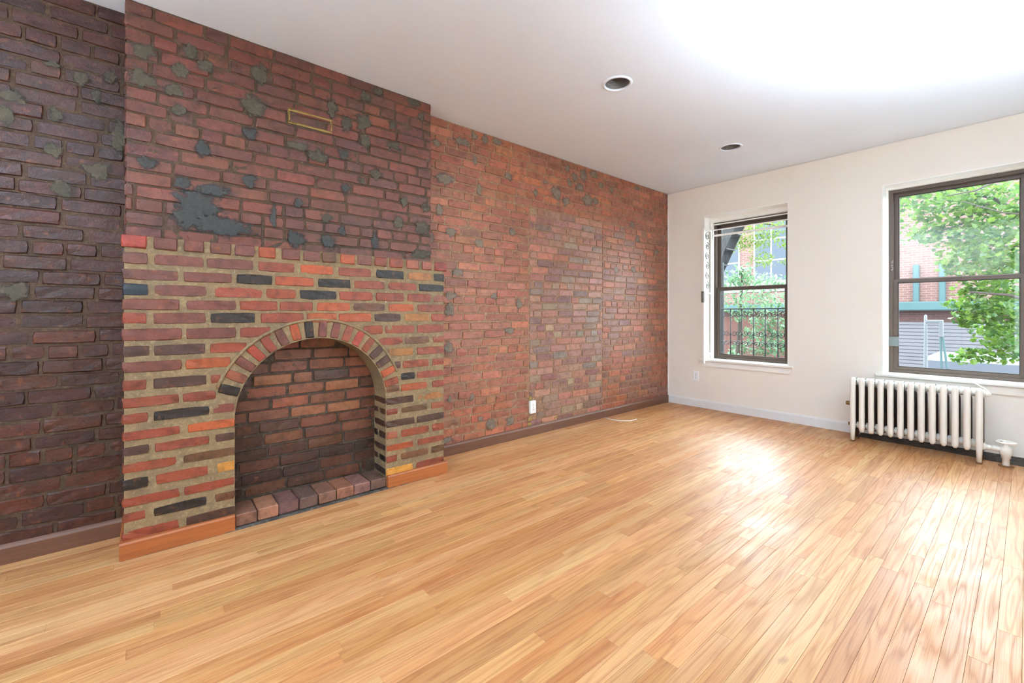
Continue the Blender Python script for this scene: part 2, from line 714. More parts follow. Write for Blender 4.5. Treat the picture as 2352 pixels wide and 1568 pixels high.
def brick_mesh(w, h, seed, rough):
    key = (round(w, 3), round(h, 3), seed, rough)
    if key not in _bmesh:
        vs, fs = brick_template(w, h, seed, rough)
        _bmesh[key] = MB().add(vs, fs).mesh('brick', False, M['brick'])
    return _bmesh[key]


WQ = [.03, .045, .06, .08, .1, .12, .145, .17, .2, .215, .24]


class Brick:
    __slots__ = ('w', 'h', 'm', 'col', 'seed', 'rough', 'area')

    def __init__(s, w, h, mat4, col, rng, rough=1.0):
        s.w, s.h, s.m, s.col, s.rough = w, h, mat4, col, rough
        s.seed = rng.randrange(4)
        q = [proj(mat4 @ Vector((0, y, z))) for y, z in ((-w / 2, -h / 2), (w / 2, -h / 2), (w / 2, h / 2), (-w / 2, h / 2))]
        s.area = 0
        if all(q) and any(-5 < a[0] < 2357 and -5 < a[1] < 1573 for a in q):
            s.area = abs(sum(q[i][0] * q[(i + 1) % 4][1] - q[(i + 1) % 4][0] * q[i][1] for i in range(4))) / 2


def lay(bricks, parent, cap=300, name='brick', shown=True):
    """the largest in the picture one by one, the rest as one field"""
    order = sorted(range(len(bricks)), key=lambda i: -bricks[i].area)
    single = set(i for i in order[:cap] if bricks[i].area > 0)
    rest = MB()
    for i, b in enumerate(bricks):
        wq = min(WQ, key=lambda v: abs(v - b.w))
        sc = Matrix.Diagonal((1, b.w / wq, b.h / .056, 1))
        if i in single:
            o = link(name, brick_mesh(wq, .056, b.seed, b.rough), None, parent)
            o.matrix_local = b.m @ sc
            o.color = b.col
        else:
            vs, fs = brick_template(wq, .056, b.seed, b.rough)
            mm = b.m @ sc
            rest.add([mm @ Vector(v) for v in vs], fs, b.col)
    if rest.v:
        o = rest.build(name + '_field', M['brick_attr'], parent, False)
        o['kind'] = 'stuff'


def face_x(x, y, z, roll=0.0):       # brick on a wall that faces +x
    return Matrix.Translation((x, y, z)) @ Matrix.Rotation(roll, 4, 'X')


def face_y(x, y, z, sign):           # brick on a return that faces +y (sign 1) or -y (sign -1)
    return Matrix.Translation((x, y, z)) @ Matrix.Rotation(math.pi / 2 * sign, 4, 'Z')


def courses(rng, y0, y1, z0, z1, pitch, x, palette, rough=1.0, skip=None, header=6, joint=.009, tint=None, hb=.0605, proud=.0, first=0):
    out = []
    n = max(1, round((z1 - z0) / pitch))
    pitch = (z1 - z0) / n
    for r in range(n):
        zc = z0 + (r + .5) * pitch
        hd = header and (r + first) % header == header - 1
        L = .098 if hd else .203
        y = y0 - rng.uniform(.0, L * .9)
        amp = .0022
        while y < y1 - .004:
            l = L + rng.uniform(-.008, .008)
            if not hd and rng.random() < .07:
                l *= .5
            a, b = max(y, y0), min(y + l, y1)
            y += l + joint + rng.uniform(-.003, .004)
            if b - a < .022:
                continue
            yc = (a + b) / 2
            if skip and skip(a, b, zc):
                continue
            c = jit(rng.choice(palette), rng, .08)
            if tint:
                c = tint(c, yc, zc)
            zz = zc + amp * math.sin(yc * 5 + r) + rng.uniform(-.0018, .0018)
            h = min(hb, pitch - .007) * rng.uniform(.96, 1.03)
            out.append(Brick(b - a, h, face_x(x + proud + rng.uniform(-.0025, .0025) * rough, yc, zz, rng.uniform(-.008, .008)), lin(c), rng, rough))
    return out


def rough_face(y0, y1, z0, z1, x, cell, amp, back, seed=0):
    """mortar bed: uneven front towards +x and a solid back"""
    mb = MB()
    ny, nz = max(2, round((y1 - y0) / cell)), max(2, round((z1 - z0) / cell))
    vs, fs = [], []
    for j in range(nz + 1):
        for i in range(ny + 1):
            y, z = y0 + (y1 - y0) * i / ny, z0 + (z1 - z0) * j / nz
            d = noise.noise(Vector((y * 22 + seed, z * 22, 3.1))) * amp + noise.noise(Vector((y * 60, z * 60 + seed, 7.7))) * amp * .6
            vs.append((x + d, y, z))
    for j in range(nz):
        for i in range(ny):
            a = j * (ny + 1) + i
            fs.append((a, a + 1, a + ny + 2, a + ny + 1))
    mb.add(vs, fs)
    mb.box(back, x - amp * 1.7, y0, y1, z0, z1)
    return mb


def smear_mat(src):
    nm = src.name + '_feathered'
    if nm in bpy.data.materials:
        return bpy.data.materials[nm]
    m = src.copy()
    m.name = nm
    nt = m.node_tree
    b = nt.nodes['Principled BSDF']
    a = nt.nodes.new('ShaderNodeVertexColor')
    a.layer_name = 'Col'
    n1 = noise_n(nt, position(nt), 34, 4, .6)
    e = math_n(nt, 'ADD', math_n(nt, 'MULTIPLY', a.outputs[0], 1.25), math_n(nt, 'MULTIPLY', math_n(nt, 'SUBTRACT', n1, .5), 1.5))
    nt.links.new(ramp(nt, e, [(.16, G(0)), (.55, G(.92))]), b.inputs['Alpha'])
    return m


def smear(name, y, z, ry, rz, x, mat, parent, seed, thick=.0022):
    """an irregular, slightly domed trowel smear lying on a wall that faces +x"""
    n, rings = 22, 4
    vs = [(x + thick, 0, 0)]
    fs = []
    for k in range(1, rings + 1):
        for i in range(n):
            t = 2 * math.pi * i / n
            f = 1 + .42 * noise.noise(Vector((math.cos(t) * 1.5, math.sin(t) * 1.5, seed * 3.7))) + .22 * noise.noise(Vector((math.cos(t) * 4, math.sin(t) * 4, seed * 1.3)))
            r = k / rings
            xx = x + (thick * (1 - r ** 3) + .0018 * noise.noise(Vector((i * 1.7, k * 2.3, seed)))) if k < rings else x - .0005
            vs.append((xx, ry * f * r * math.cos(t), rz * f * r * math.sin(t)))
    for i in range(n):
        fs.append((0, 1 + i, 1 + (i + 1) % n))
    for k in range(rings - 1):
        for i in range(n):
            a, b = 1 + k * n + i, 1 + k * n + (i + 1) % n
            fs.append((a, a + n, b + n, b))
    vs = [(p[0], p[1] + y, p[2] + z) for p in vs]
    mb = MB().add(vs, fs)
    mb.c = [G(1)] + [G(1 - k / rings) for k in range(1, rings + 1) for i in range(n)]
    return mb.build(name, smear_mat(mat), parent, True)


def smears(lst, x, mat, parent, seed0=0, proud=.001, k=1.3):
    for i, (px, py, hw, hh) in enumerate(lst):
        p = on_x(px, py, x)
        p1, p2 = on_x(px - hw, py, x), on_x(px + hw, py, x)
        q1, q2 = on_x(px, py - hh, x), on_x(px, py + hh, x)
        smear('cement_patch', p.y, p.z, k * abs(p2.y - p1.y) / 2, k * abs(q1.z - q2.z) / 2, x + proud, mat, parent, seed0 + i)


# palettes (sRGB)
P = dict(R=(150, 78, 58), P=(124, 76, 70), O=(182, 96, 58), N=(118, 84, 60), M=(84, 60, 55), D=(40, 34, 33),
         B=(32, 50, 70), Y=(178, 126, 72), YY=(222, 168, 84), RP=(164, 98, 82), RR=(176, 76, 62), G=(134, 106, 92))

# ------------------------------------------------------------------ room shell
# floor -------------------------------------------------------------
SY0, SY1 = -.077, 1.58        # fireplace in y
BX, SX = .154, .300           # chimney breast face and surround face in x
AY, AZ, AR, AO = .752, .555, .406, .505   # arch centre, inner and outer radius
floor = MB().box(-.1, XR, YB, YF, -.06, -.0155).build('floor', M['subfloor'])
tag(floor, kind='structure')
rng = random.Random(11)
FLOOR_COLS = [(198, 152, 103), (191, 144, 93), (203, 160, 112), (188, 137, 87), (197, 148, 98), (182, 131, 84), (200, 155, 107), (190, 141, 92), (186, 135, 87), (200, 153, 103)]
PW, GAP = .0572, .0005
planks = []
k0 = -math.floor(.325 / PW) - 1
k = k0
while True:
    xa, xb = .325 + k * PW, .325 + (k + 1) * PW
    k += 1
    if xa > XR:
        break
    xa, xb = max(xa, .0), min(xb, XR)
    if xb - xa < .012:
        continue
    spans = [(YB, YF)] if xa > .31 else [(YB, SY0 - .012), (SY1 + .005, YF)]
    for s0, s1 in spans:
        y = s0 - rng.uniform(0, .7)
        while y < s1:
            l = rng.choice([.35, .5, .6, .75, .9, 1.05, 1.2, 1.4, 1.6])
            a, b = max(y, s0), min(y + l, s1)
            y += l
            if b - a < .02:
                continue
            planks.append([xa, xb, a, b, jit(rng.choice(FLOOR_COLS), rng, .03, .015, 1.05)])


def plank_geo(w, l):
    return MB().box(-w / 2 + GAP / 2, w / 2 - GAP / 2, -l / 2 + GAP / 2, l / 2 - GAP / 2, -.016, 0, .0005)


def parea(p):
    n = 0
    s = 0
    for i in range(8):
        y = p[2] + (p[3] - p[2]) * (i + .5) / 8
        q = proj(((p[0] + p[1]) / 2, y, 0))
        if q and 0 < q[0] < 2352 and 0 < q[1] < 1568:
            s += 1 / q[2] ** 3
            n += 1
    return s * (p[3] - p[2]) * (p[1] - p[0])


areas = [parea(p) for p in planks]
single = set(i for i in sorted(range(len(planks)), key=lambda i: -areas[i])[:300] if areas[i] > 0)
rest = MB()
_pm = {}
for i, (xa, xb, a, b, c) in enumerate(planks):
    ctr = Vector(((xa + xb) / 2, (a + b) / 2, 0))
    if i in single:
        key = (round(xb - xa, 4), round(b - a, 4))
        if key not in _pm:
            _pm[key] = plank_geo(*key).mesh('plank', False, M['floor'])
        o = link('plank', _pm[key], None, floor)
        o.location = ctr
        o.color = lin(c)
    else:
        g = plank_geo(xb - xa, b - a)
        rest.add([Vector(v) + ctr for v in g.v], g.f, lin(c))
rf = rest.build('plank_field', M['floor_attr'], floor)
rf['kind'] = 'stuff'
mb = rough_face(0, 1, 0, 1, 0, .2, 0, -.01)
strip = MB()
n = 40
vs, fs = [], []
for i in range(n + 1):
    y = .30 + (1.30 - .30) * i / n
    dx = .003 * noise.noise(Vector((y * 30, 0, 0)))
    for (x, z) in ((.285, .004), (.308, .006 + dx), (.3225 + dx, .003 + dx * .3), (.326, -.012)):
        vs.append((x, y, z))
for i in range(n):
    for j in range(3):
        a = i * 4 + j
        fs.append((a, a + 1, a + 5, a + 4))
o = strip.add(vs, fs).build('grout_strip', M['grey_layer'], floor, True)

# ceiling with holes for the recessed lights --------------------------------
CANS = [(1.187, 2.349), (1.187, 4.024)]
HR = .083


def ceiling_mesh():
    mb = MB()
    xs = [-.2, CANS[0][0] - .15, CANS[0][0] + .15, XR]
    ys = [YB, CANS[0][1] - .15, CANS[0][1] + .15, CANS[1][1] - .15, CANS[1][1] + .15, YF]
    for i in range(3):
        for j in range(5):
            x0, x1, y0, y1 = xs[i], xs[i + 1], ys[j], ys[j + 1]
            if i == 1 and j in (1, 3):
                cx, cy = CANS[0 if j == 1 else 1]
                N = 48
                vs, fs = [], []
                for q in range(N):
                    t = 2 * math.pi * q / N
                    c, s_ = math.cos(t), math.sin(t)
                    e = .15 / max(abs(c), abs(s_))
                    vs += [(cx + HR * c, cy + HR * s_, H), (cx + e * c, cy + e * s_, H)]
                for q in range(N):
                    a, b = 2 * q, 2 * ((q + 1) % N)
                    fs.append((a, b, b + 1, a + 1))
                mb.add(vs, fs)
            else:
                mb.add([(x0, y0, H), (x1, y0, H), (x1, y1, H), (x0, y1, H)], [(0, 3, 2, 1)])
    mb.box(0, XR, YB, YF, H + .22, H + .26)
    return mb


tag(ceiling_mesh().build('ceiling', M['ceiling']), kind='structure')


# window wall, right wall, rear wall ----------------------------------------
def wall_with_holes(name, x0, x1, y0, y1, holes, mat):
    mb = MB()
    x = x0
    for (a, b, z0, z1) in holes:
        mb.box(x, a, y0, y1, -.06, H + .1)
        mb.box(a, b, y0, y1, -.06, z0)
        mb.box(a, b, y0, y1, z1, H + .1)
        x = b
    mb.box(x, x1, y0, y1, -.06, H + .1)
    return tag(mb.build(name, mat), kind='structure')


wall_far = wall_with_holes('wall_far', -.3, XR + .2, YF, YF + WT, [(*W1, *WZ), (*W2, *WZ)], M['wall'])
RW = (2.7, 3.6)  # opening of the added rear window
wall_back = wall_with_holes('wall_back', -.3, XR + .2, YB - .3, YB, [(*RW, .3, 2.45)], M['wall'])
portal('window_portal.002', sum(RW) / 2, YB - .28, 1.375, RW[1] - RW[0], 2.1, math.pi / 2)
tag(MB().box(XR, XR + .2, YB, YF, -.06, H + .1).build('wall_right', M['wall']), kind='structure')

# left brick wall -------------------------------------------------------------
PAL_MAIN = [(170, 96, 70)] * 3 + [(176, 102, 74), (182, 108, 78), (164, 92, 68), (186, 106, 68), (160, 96, 74), (178, 106, 84), (172, 92, 66)]
PAL_FILL = [(172, 118, 98), (162, 110, 94), (180, 118, 92), (150, 122, 104), (146, 106, 92), (178, 108, 80), (184, 110, 88), (170, 132, 102), (142, 92, 82)]
PAL_BREAST = [(128, 72, 60), (134, 72, 58), (138, 74, 56), (124, 70, 62), (146, 80, 58), (120, 72, 66), (140, 78, 60)]
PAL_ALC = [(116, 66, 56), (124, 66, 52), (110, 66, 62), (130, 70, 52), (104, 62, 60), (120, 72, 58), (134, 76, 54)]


def shade(pal, k, sat=1.0):
    out = []
    for c in pal:
        g = sum(c) / 3
        out.append(tuple((g + (v - g) * sat) * k * w for v, w in zip(c, (1.05, .95, .83))))
    return out


PAL_BREAST = shade(PAL_BREAST, .80, 1.12)
PAL_ALC = [(r * 1.06, g * .95, b * .9) for r, g, b in shade(PAL_ALC, .52, 1.25)]  # alcove bricks darkened, the shade there is put into their colour
PAL_MAIN = shade(PAL_MAIN, .98, .92)

wl = rough_face(SY1 - .05, YF, 0, H, .0, .022, .0025, -.28).build('wall_left', M['mortar'])
tag(wl, kind='structure')
rng = random.Random(5)
D0, D1, DZ = 2.65, 3.70, 2.07
OUT_Y, OUT_Z = 2.684, .254


def outlet_gap(a, b, z):
    return b > OUT_Y - .04 and a < OUT_Y + .04 and abs(z - OUT_Z) < .09


bl = []
bl += courses(rng, SY1 - .03, D0 - .006, .0, DZ, .0687, .0055, PAL_MAIN, 1.5, outlet_gap)
bl += courses(rng, D0 + .006, D1 - .005, .0, DZ, .0668, .005, PAL_FILL, .9, outlet_gap, 7)
bl += courses(rng, D1 + .004, YF - .002, .0, DZ, .0687, .0055, PAL_MAIN + [(150, 92, 74)] * 4, 1.1)
bl += courses(rng, SY1 - .03, YF - .002, DZ + .006, H, .0687, .0055, PAL_MAIN, 1.4)
lay(bl, wl)
smears([(1003, 329, 10, 9), (1060, 326, 20, 9), (1090, 312, 7, 10), (1114, 320, 7, 12), (1142, 325, 10, 8), (1021, 408, 20, 14),
        (1101, 436, 6, 13), (1091, 367, 6, 10), (1166, 405, 8, 10), (1253, 418, 6, 5), (1230, 443, 6, 8), (1276, 441, 10, 11),
        (1010, 482, 8, 16), (1035, 532, 12, 9), (1176, 534, 7, 9), (1101, 559, 10, 10), (1050, 625, 13, 8), (991, 545, 8, 12),
        (1036, 679, 15, 10), (1032, 710, 11, 14), (1192, 698, 7, 11), (1135, 679, 8, 7), (1171, 759, 11, 8), (1031, 798, 10, 13),
        (1033, 916, 5, 9), (1084, 911, 6, 9), (1126, 975, 12, 13), (1171, 967, 8, 10), (1103, 961, 7, 6), (1027, 1011, 12, 8),
        (1279, 445, 9, 13), (1300, 462, 8, 10), (1307, 420, 6, 9), (1319, 405, 6, 9), (1340, 404, 8, 14), (1332, 431, 9, 10),
        (1364, 401, 10, 8), (1380, 427, 6, 9), (1404, 435, 5, 8), (1351, 460, 12, 12), (1368, 462, 8, 7), (1463, 431, 6, 5),
        (1303, 387, 6, 8), (1452, 516, 5, 7), (1464, 548, 5, 8), (1415, 620, 5, 7), (1455, 619, 6, 6), (1507, 578, 5, 7)],
       .0055, M['cement_lit'], wl, 100, .002)
for i, (px, py, hw, hh) in enumerate([(1218, 915, 6, 7), (1217, 962, 8, 9), (1215, 974, 6, 7), (1277, 958, 7, 3)]):
    p = on_x(px, py, .004)
    smear('filler_patch', p.y, p.z, abs(on_x(px + hw, py, 0).y - p.y), hh / FPX * (p - CAM).dot(FW), .006, M['foam'], wl, 300 + i)
# caulk run down the corner with the window wall
pts = [(.012 + .004 * noise.noise(Vector((i * .9, 2, 0))), YF - .004, .1 + (H - .1) * i / 40) for i in range(41)]
MB().tube(pts, [.006 + .004 * abs(noise.noise(Vector((i * 1.3, 5, 0)))) for i in range(41)], 6).build('caulk_bead', M['white'], wl, True)

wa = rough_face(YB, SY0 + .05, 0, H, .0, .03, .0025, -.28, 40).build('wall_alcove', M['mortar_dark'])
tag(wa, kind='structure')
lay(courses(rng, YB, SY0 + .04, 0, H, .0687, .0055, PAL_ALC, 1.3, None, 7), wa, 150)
smears([(122, 148, 18, 10), (23, 222, 35, 16), (12, 265, 28, 22), (187, 180, 20, 14), (222, 222, 14, 16), (130, 265, 16, 16),
        (122, 345, 22, 18), (226, 391, 34, 20), (142, 429, 30, 22), (272, 314, 18, 35), (34, 670, 35, 22), (252, 177, 18, 14)],
       .0055, M['cement'], wa, 160, .002)

# chimney breast above the fireplace -----------------------------------------
MZ = 1.455                     # top of the surround
wc = rough_face(SY0 + .004, SY1 - .02, MZ + .002, H, BX - .005, .022, .0025, 0, 80).build('wall_chimney', M['mortar_dark'])
tag(wc, kind='structure')
bl = courses(rng, SY0, SY1 - .016, MZ, H, .0687, BX, PAL_BREAST, 1.3, None, 6, first=3)
for side, yy in ((-1, SY0), (1, SY1 - .016)):     # returns of the breast
    for r in range(17):
        zc = MZ + (r + .5) * .0673
        if zc < H - .02:
            bl.append(Brick(.1, .056, face_y(.07 + .03 * (r % 2), yy + .0035 * side, zc, side), lin(jit(rng.choice(PAL_BREAST), rng)), rng, 1.2))
lay(bl, wc)
smears([(328, 117, 30, 18), (323, 182, 34, 22), (436, 118, 20, 18), (414, 163, 24, 16), (475, 153, 22, 16), (401, 208, 22, 14),
        (411, 252, 22, 13), (599, 172, 22, 24), (580, 243, 28, 24), (763, 249, 14, 20), (838, 223, 13, 14), (870, 212, 10, 10),
        (950, 236, 16, 9), (967, 269, 9, 11), (795, 286, 12, 20), (835, 281, 19, 18), (838, 324, 15, 18), (901, 289, 9, 9),
        (903, 335, 17, 9), (864, 401, 15, 12), (831, 415, 9, 8), (927, 464, 9, 14), (915, 510, 14, 14), (976, 478, 10, 10),
        (970, 524, 16, 16), (964, 585, 22, 12), (749, 501, 13, 10), (683, 336, 24, 11), (729, 358, 26, 15)],
       BX, M['cement'], wc, 200, .002)
smears([(577, 308, 18, 14), (467, 342, 20, 20), (337, 373, 20, 16), (417, 421, 20, 20), (573, 415, 18, 18), (455, 470, 60, 34),
        (487, 437, 46, 14), (505, 520, 74, 24), (440, 500, 40, 30), (628, 498, 9, 26), (672, 546, 14, 14), (789, 355, 16, 13),
        (792, 433, 12, 12), (686, 467, 11, 12), (680, 550, 20, 16), (752, 553, 18, 15), (861, 556, 8, 20), (786, 530, 8, 12)],
       BX, M['cement_blue'], wc, 240, .002)
p0, p1 = on_x(668, 262, BX), on_x(757, 297, BX)
yc, zc = (p0.y + p1.y) / 2, (on_x(713, 278, BX).z)
mb = MB()
for (a, b, c, d) in ((-.125, .125, .030, .044), (-.125, .125, -.044, -.030), (-.125, -.112, -.03, .03), (.112, .125, -.03, .03)):
    mb.box(BX - .01, BX + .0035, yc + a, yc + b, zc + c, zc + d, .003)
mb.build('ochre_pointing', M['foam'], wc, True)

# ------------------------------------------------------------------ fireplace
fp = empty('fireplace', (SX, AY, 0))
tag(fp, 'brick fireplace surround with an empty arched opening and raised brick hearth', 'fireplace')
FB = .115                     # back of the firebox in x


def put(o):                    # keep world place under the fireplace
    o.matrix_local = fp.matrix_world.inverted() @ o.matrix_local if o.parent else o.matrix_local
    return o


bpy.context.view_layer.update()
FPI = Matrix.Translation(-Vector(fp.location))

masonry = MB()
ys = [SY0 + (AY - AR - SY0) * i / 16 for i in range(16)]
ys += [AY - AR * math.cos(math.pi * i / 40) for i in range(41)]
ys += [AY + AR + (SY1 - AY - AR) * i / 16 for i in range(1, 17)]
NZ = 46


def arch_low(y):
    d = AR * AR - (y - AY) ** 2
    return AZ + math.sqrt(d) if d > 1e-9 else AZ


def low(y):
    return arch_low(y) if AY - AR + 1e-6 < y < AY + AR - 1e-6 else 0.0


def face_pt(y, z, x=SX - .0045, amp=.003):
    d = noise.noise(Vector((y * 24, z * 24, 9.1))) * amp + noise.noise(Vector((y * 70, z * 70, 1.7))) * amp * .6
    return (x + d, y, z)


for a, b in zip(ys[:-1], ys[1:]):
    la, lb = low(a), low(b)
    if abs(a - (AY - AR)) < 1e-6:
        la = AZ
    if abs(b - (AY + AR)) < 1e-6:
        lb = AZ
    if b <= AY - AR + 1e-6 or a >= AY + AR - 1e-6:
        la = lb = 0.0
    vs = []
    for j in range(NZ + 1):
        vs += [face_pt(a, la + (MZ - la) * j / NZ), face_pt(b, lb + (MZ - lb) * j / NZ)]
    masonry.add(vs, [(2 * j, 2 * j + 1, 2 * j + 3, 2 * j + 2) for j in range(NZ)])
# jambs, soffit, ends, ledge
path = [(AY - AR, 0), (AY - AR, AZ)] + [(AY - AR * math.cos(math.pi * i / 40), AZ + AR * math.sin(math.pi * i / 40)) for i in range(1, 40)] + [(AY + AR, AZ), (AY + AR, 0)]
vs, fs = [], []
for y, z in path:
    vs += [(SX - .0045, y, z), (FB - .01, y, z)]
fs = [(2 * i, 2 * i + 1, 2 * i + 3, 2 * i + 2) for i in range(len(path) - 1)]
masonry.add(vs, fs)
for y in (SY0 + .003, SY1 - .003):
    masonry.add([(0, y, 0), (SX - .005, y, 0), (SX - .005, y, MZ), (0, y, MZ)], [(0, 1, 2, 3)])
masonry.add([(0, SY0, MZ), (SX - .006, SY0, MZ), (SX - .006, SY1, MZ), (0, SY1, MZ)], [(0, 1, 2, 3)])
masonry.v = [tuple(Vector(v) - fp.location) for v in masonry.v]
masonry.build('mortar_bed', M['mortar_tan'], fp, True)

# firebox back
fbk = rough_face(AY - AR - .01, AY + AR + .01, 0, AZ + AR + .01, FB, .022, .003, .0, 60)
fbk.v = [tuple(Vector(v) - fp.location) for v in fbk.v]
fbk.build('firebox_back', M['mortar_soot'], fp, True)

ROWS_PX = [(535.3, 563.4), (574.8, 600.4), (613, 637), (648, 674), (683, 707.5), (715, 740.7), (753, 780), (793, 817), (830, 854), (872, 896),
           (913, 935), (950, 972), (991, 1011), (1026, 1046), (1065, 1086), (1101, 1125), (1144, 1164), (1179, 1200), (1220, 1242)]
ROWS = [tuple(on_x(285, y, SX).z - .006 for y in r) for r in ROWS_PX]
# every front brick: row, from and to column in the photograph, colour
FRONT = [
    '278 335 RR,353 406 P,423 468 P,483 530 P,540 585 P,595 632 O,649 689 P,698 736 P,741 772 N,783 815 O,823 854 P,862 889 R,897 926 R,935 962 RP,971 992 RP,1000 1027 RR',
    '281 339 P,355 468 P,475 582 P,594 677 R,691 766 O,778 853 R,865 928 D,939 991 Y,997 1020 D',
    '281 410 P,422 533 P,544 625 D,633 721 O,731 805 D,814 884 R,893 957 R,963 1020 D',
    '281 340 B,354 475 P,494 602 R,613 680 R,689 774 D,780 857 R,865 928 R,937 990 R,996 1020 RP',
    '281 412 P,428 543 P,552 637 R,643 719 R,728 805 O,812 885 N,893 951 O,960 1020 R',
    '281 336 R,352 473 P,484 586 D,600 698 R,706 773 O,779 853 O,861 921 M,930 986 Y,992 1020 R',
    '281 418 P,428 542 P,552 622 R,835 879 R,885 953 R,959 1020 R',
    '281 343 M,354 471 M,483 566 R,872 926 R,931 987 N,995 1020 R',
    '281 417 P,427 530 O,893 949 Y,959 1020 R',
    '281 336 R,353 474 M,484 508 R,907 921 M,926 985 R,993 1020 R',
    '281 411 R,419 496 R,922 954 D,959 1020 R',
    '281 340 R,354 480 D,490 539 P,888 918 N,922 981 O,994 1020 R',
    '281 413 R,432 539 O,888 950 M,961 1020 Y',
    '281 342 M,357 480 R,495 539 M,888 914 R,923 982 N,991 1020 RP',
    '281 405 R,421 539 N,888 953 M,959 1020 M',
    '281 341 D,358 478 R,499 538 YY,888 913 RP,922 986 R,994 1020 R',
    '281 412 R,424 539 R,888 950 O,960 1020 R',
    '281 334 R,353 474 D,494 539 N,888 912 R,922 984 N,992 1020 N',
    '281 411 R,428 539 M,888 948 YY,957 1020 R']
rng = random.Random(21)
fb = []
for r, row in enumerate(FRONT):
    z0, z1 = ROWS[r]
    for item in row.split(','):
        a, b, c = item.split()
        xf = SX + (.006 if r == 0 else 0)
        ya, yb = on_x(float(a), HY, xf).y, on_x(float(b), HY, xf).y
        fb.append(Brick(yb - ya + .004, (z1 - z0) * 1.08, FPI @ face_x(xf + rng.uniform(-.002, .002), (ya + yb) / 2, (z0 + z1) / 2 - .004 * (ya / 1.6), rng.uniform(-.006, .006)),
                        lin(jit(shade([P[c]], .84, 1.0)[0], rng, .07, .03, 1.0)), rng, 1.3))
# proper sizes on screen need world matrices
for b in fb:
    q = proj(Matrix.Translation(fp.location) @ b.m @ Vector((0, 0, 0)))
    b.area = 1e6
# ends of the surround
for side, yy in ((-1, SY0), (1, SY1)):
    for r, (z0, z1) in enumerate(ROWS):
        for xc, w in (((.235, .1), (.12, .1), (.03, .05)) if r % 2 else ((.19, .2), (.04, .07))):
            fb.append(Brick(w, z1 - z0, FPI @ face_y(xc, yy + .003 * side, (z0 + z1) / 2, side), lin(jit(rng.choice([P['R'], P['P'], P['N'], P['M']]), rng)), rng, 1.0))
            fb[-1].area = 0
lay(fb, fp, 300)

# arch ring, left foot to right foot
ring_c = ['D', 'RP', 'P', 'RR', 'R', 'P', 'O', 'D', 'P', 'P', 'RP', 'RR', 'R', 'M', 'M', 'O', 'R']
ring = []
na = len(ring_c)
for i, c in enumerate(ring_c):
    ang = math.radians(162 - (162 - 14) * i / (na - 1)) if False else math.radians(160 - 146 * i / (na - 1))
    y, z = AY + math.cos(ang) * (AR + .052), AZ + math.sin(ang) * (AR + .052)
    b = Brick(.094, .047, FPI @ face_x(SX + .003 + rng.uniform(-.001, .001), y, z, ang), lin(jit(shade([P[c]], .84, 1.05)[0], rng, .06, .04, 1.0)), rng, .9)
    b.area = 1e6
    ring.append(b)
lay(ring, fp, 300, 'arch_brick')
# tooled mortar bead round the ring
pts = [(SX - .004 - fp.location.x, AY + math.cos(math.radians(t)) * (AO + .006) - AY, AZ + math.sin(math.radians(t)) * (AO + .006)) for t in range(20, 164, 4)]
MB().tube(pts, .009, 6).build('mortar_bead', M['mortar_tan'], fp, True)

# firebox: back, jambs and hearth
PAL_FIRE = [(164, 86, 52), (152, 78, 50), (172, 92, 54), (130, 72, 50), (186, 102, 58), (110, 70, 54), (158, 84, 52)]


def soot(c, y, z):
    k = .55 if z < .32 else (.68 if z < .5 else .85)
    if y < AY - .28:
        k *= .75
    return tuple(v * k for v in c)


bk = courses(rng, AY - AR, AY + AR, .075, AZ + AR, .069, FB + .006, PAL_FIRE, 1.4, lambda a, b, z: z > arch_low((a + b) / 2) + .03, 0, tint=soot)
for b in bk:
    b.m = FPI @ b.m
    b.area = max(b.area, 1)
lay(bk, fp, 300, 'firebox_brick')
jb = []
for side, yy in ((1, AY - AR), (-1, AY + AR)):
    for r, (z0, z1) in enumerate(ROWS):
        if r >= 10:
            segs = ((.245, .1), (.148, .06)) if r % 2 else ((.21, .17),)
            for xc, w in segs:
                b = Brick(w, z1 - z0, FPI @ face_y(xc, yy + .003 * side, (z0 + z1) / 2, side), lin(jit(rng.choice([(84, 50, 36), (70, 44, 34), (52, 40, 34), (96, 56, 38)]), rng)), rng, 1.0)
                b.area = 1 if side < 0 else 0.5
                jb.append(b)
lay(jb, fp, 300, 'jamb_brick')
hz = .068
hm = MB().box(FB - .01 - SX, -.012, -AR, AR, -.01, hz - .010)
hm.build('hearth_bed', M['mortar_soot'], fp)
nh = 8
for i in range(nh):
    w = 2 * AR / nh
    yc = -AR + (i + .5) * w
    vsb = MB().box(-.182, .0, -w / 2 + .002, w / 2 - .002, 0, hz - .008, .004)
    vsb.v = [tuple(Vector(v) + Vector([rng.uniform(-1, 1) * .0015 for _ in range(3)])) for v in vsb.v]
    o = recalc(vsb.build('hearth_brick', M['brick'], fp))
    o.location = (.0 + rng.uniform(-.004, .002), yc, .008)
    o.color = lin(jit([(150, 96, 72), (166, 104, 70), (134, 92, 78), (124, 88, 74)][i % 4], rng))
# skirting nailed to the piers
for (a, b) in ((SY0 - .016, AY - AR - .002), (AY + AR + .004, SY1 + .014)):
    poly = [(SX - .003, 0), (SX + .0225, 0), (SX + .0225, .070), (SX + .017, .078), (SX - .003, .078)]
    mb = MB().prism([(p - SX, q) for p, q in poly], 'y', a - AY, b - AY)
    mb.build('skirting_board', M['base_orange'], fp)
MB().box(-SX + .02, .02, SY0 - .016 - AY, SY0 + .002 - AY, 0, .076, .002).build('skirting_return', M['base_orange'], fp)
MB().box(-SX + .02, .02, SY1 - .002 - AY, SY1 + .014 - AY, 0, .076, .002).build('skirting_return', M['base_orange'], fp)

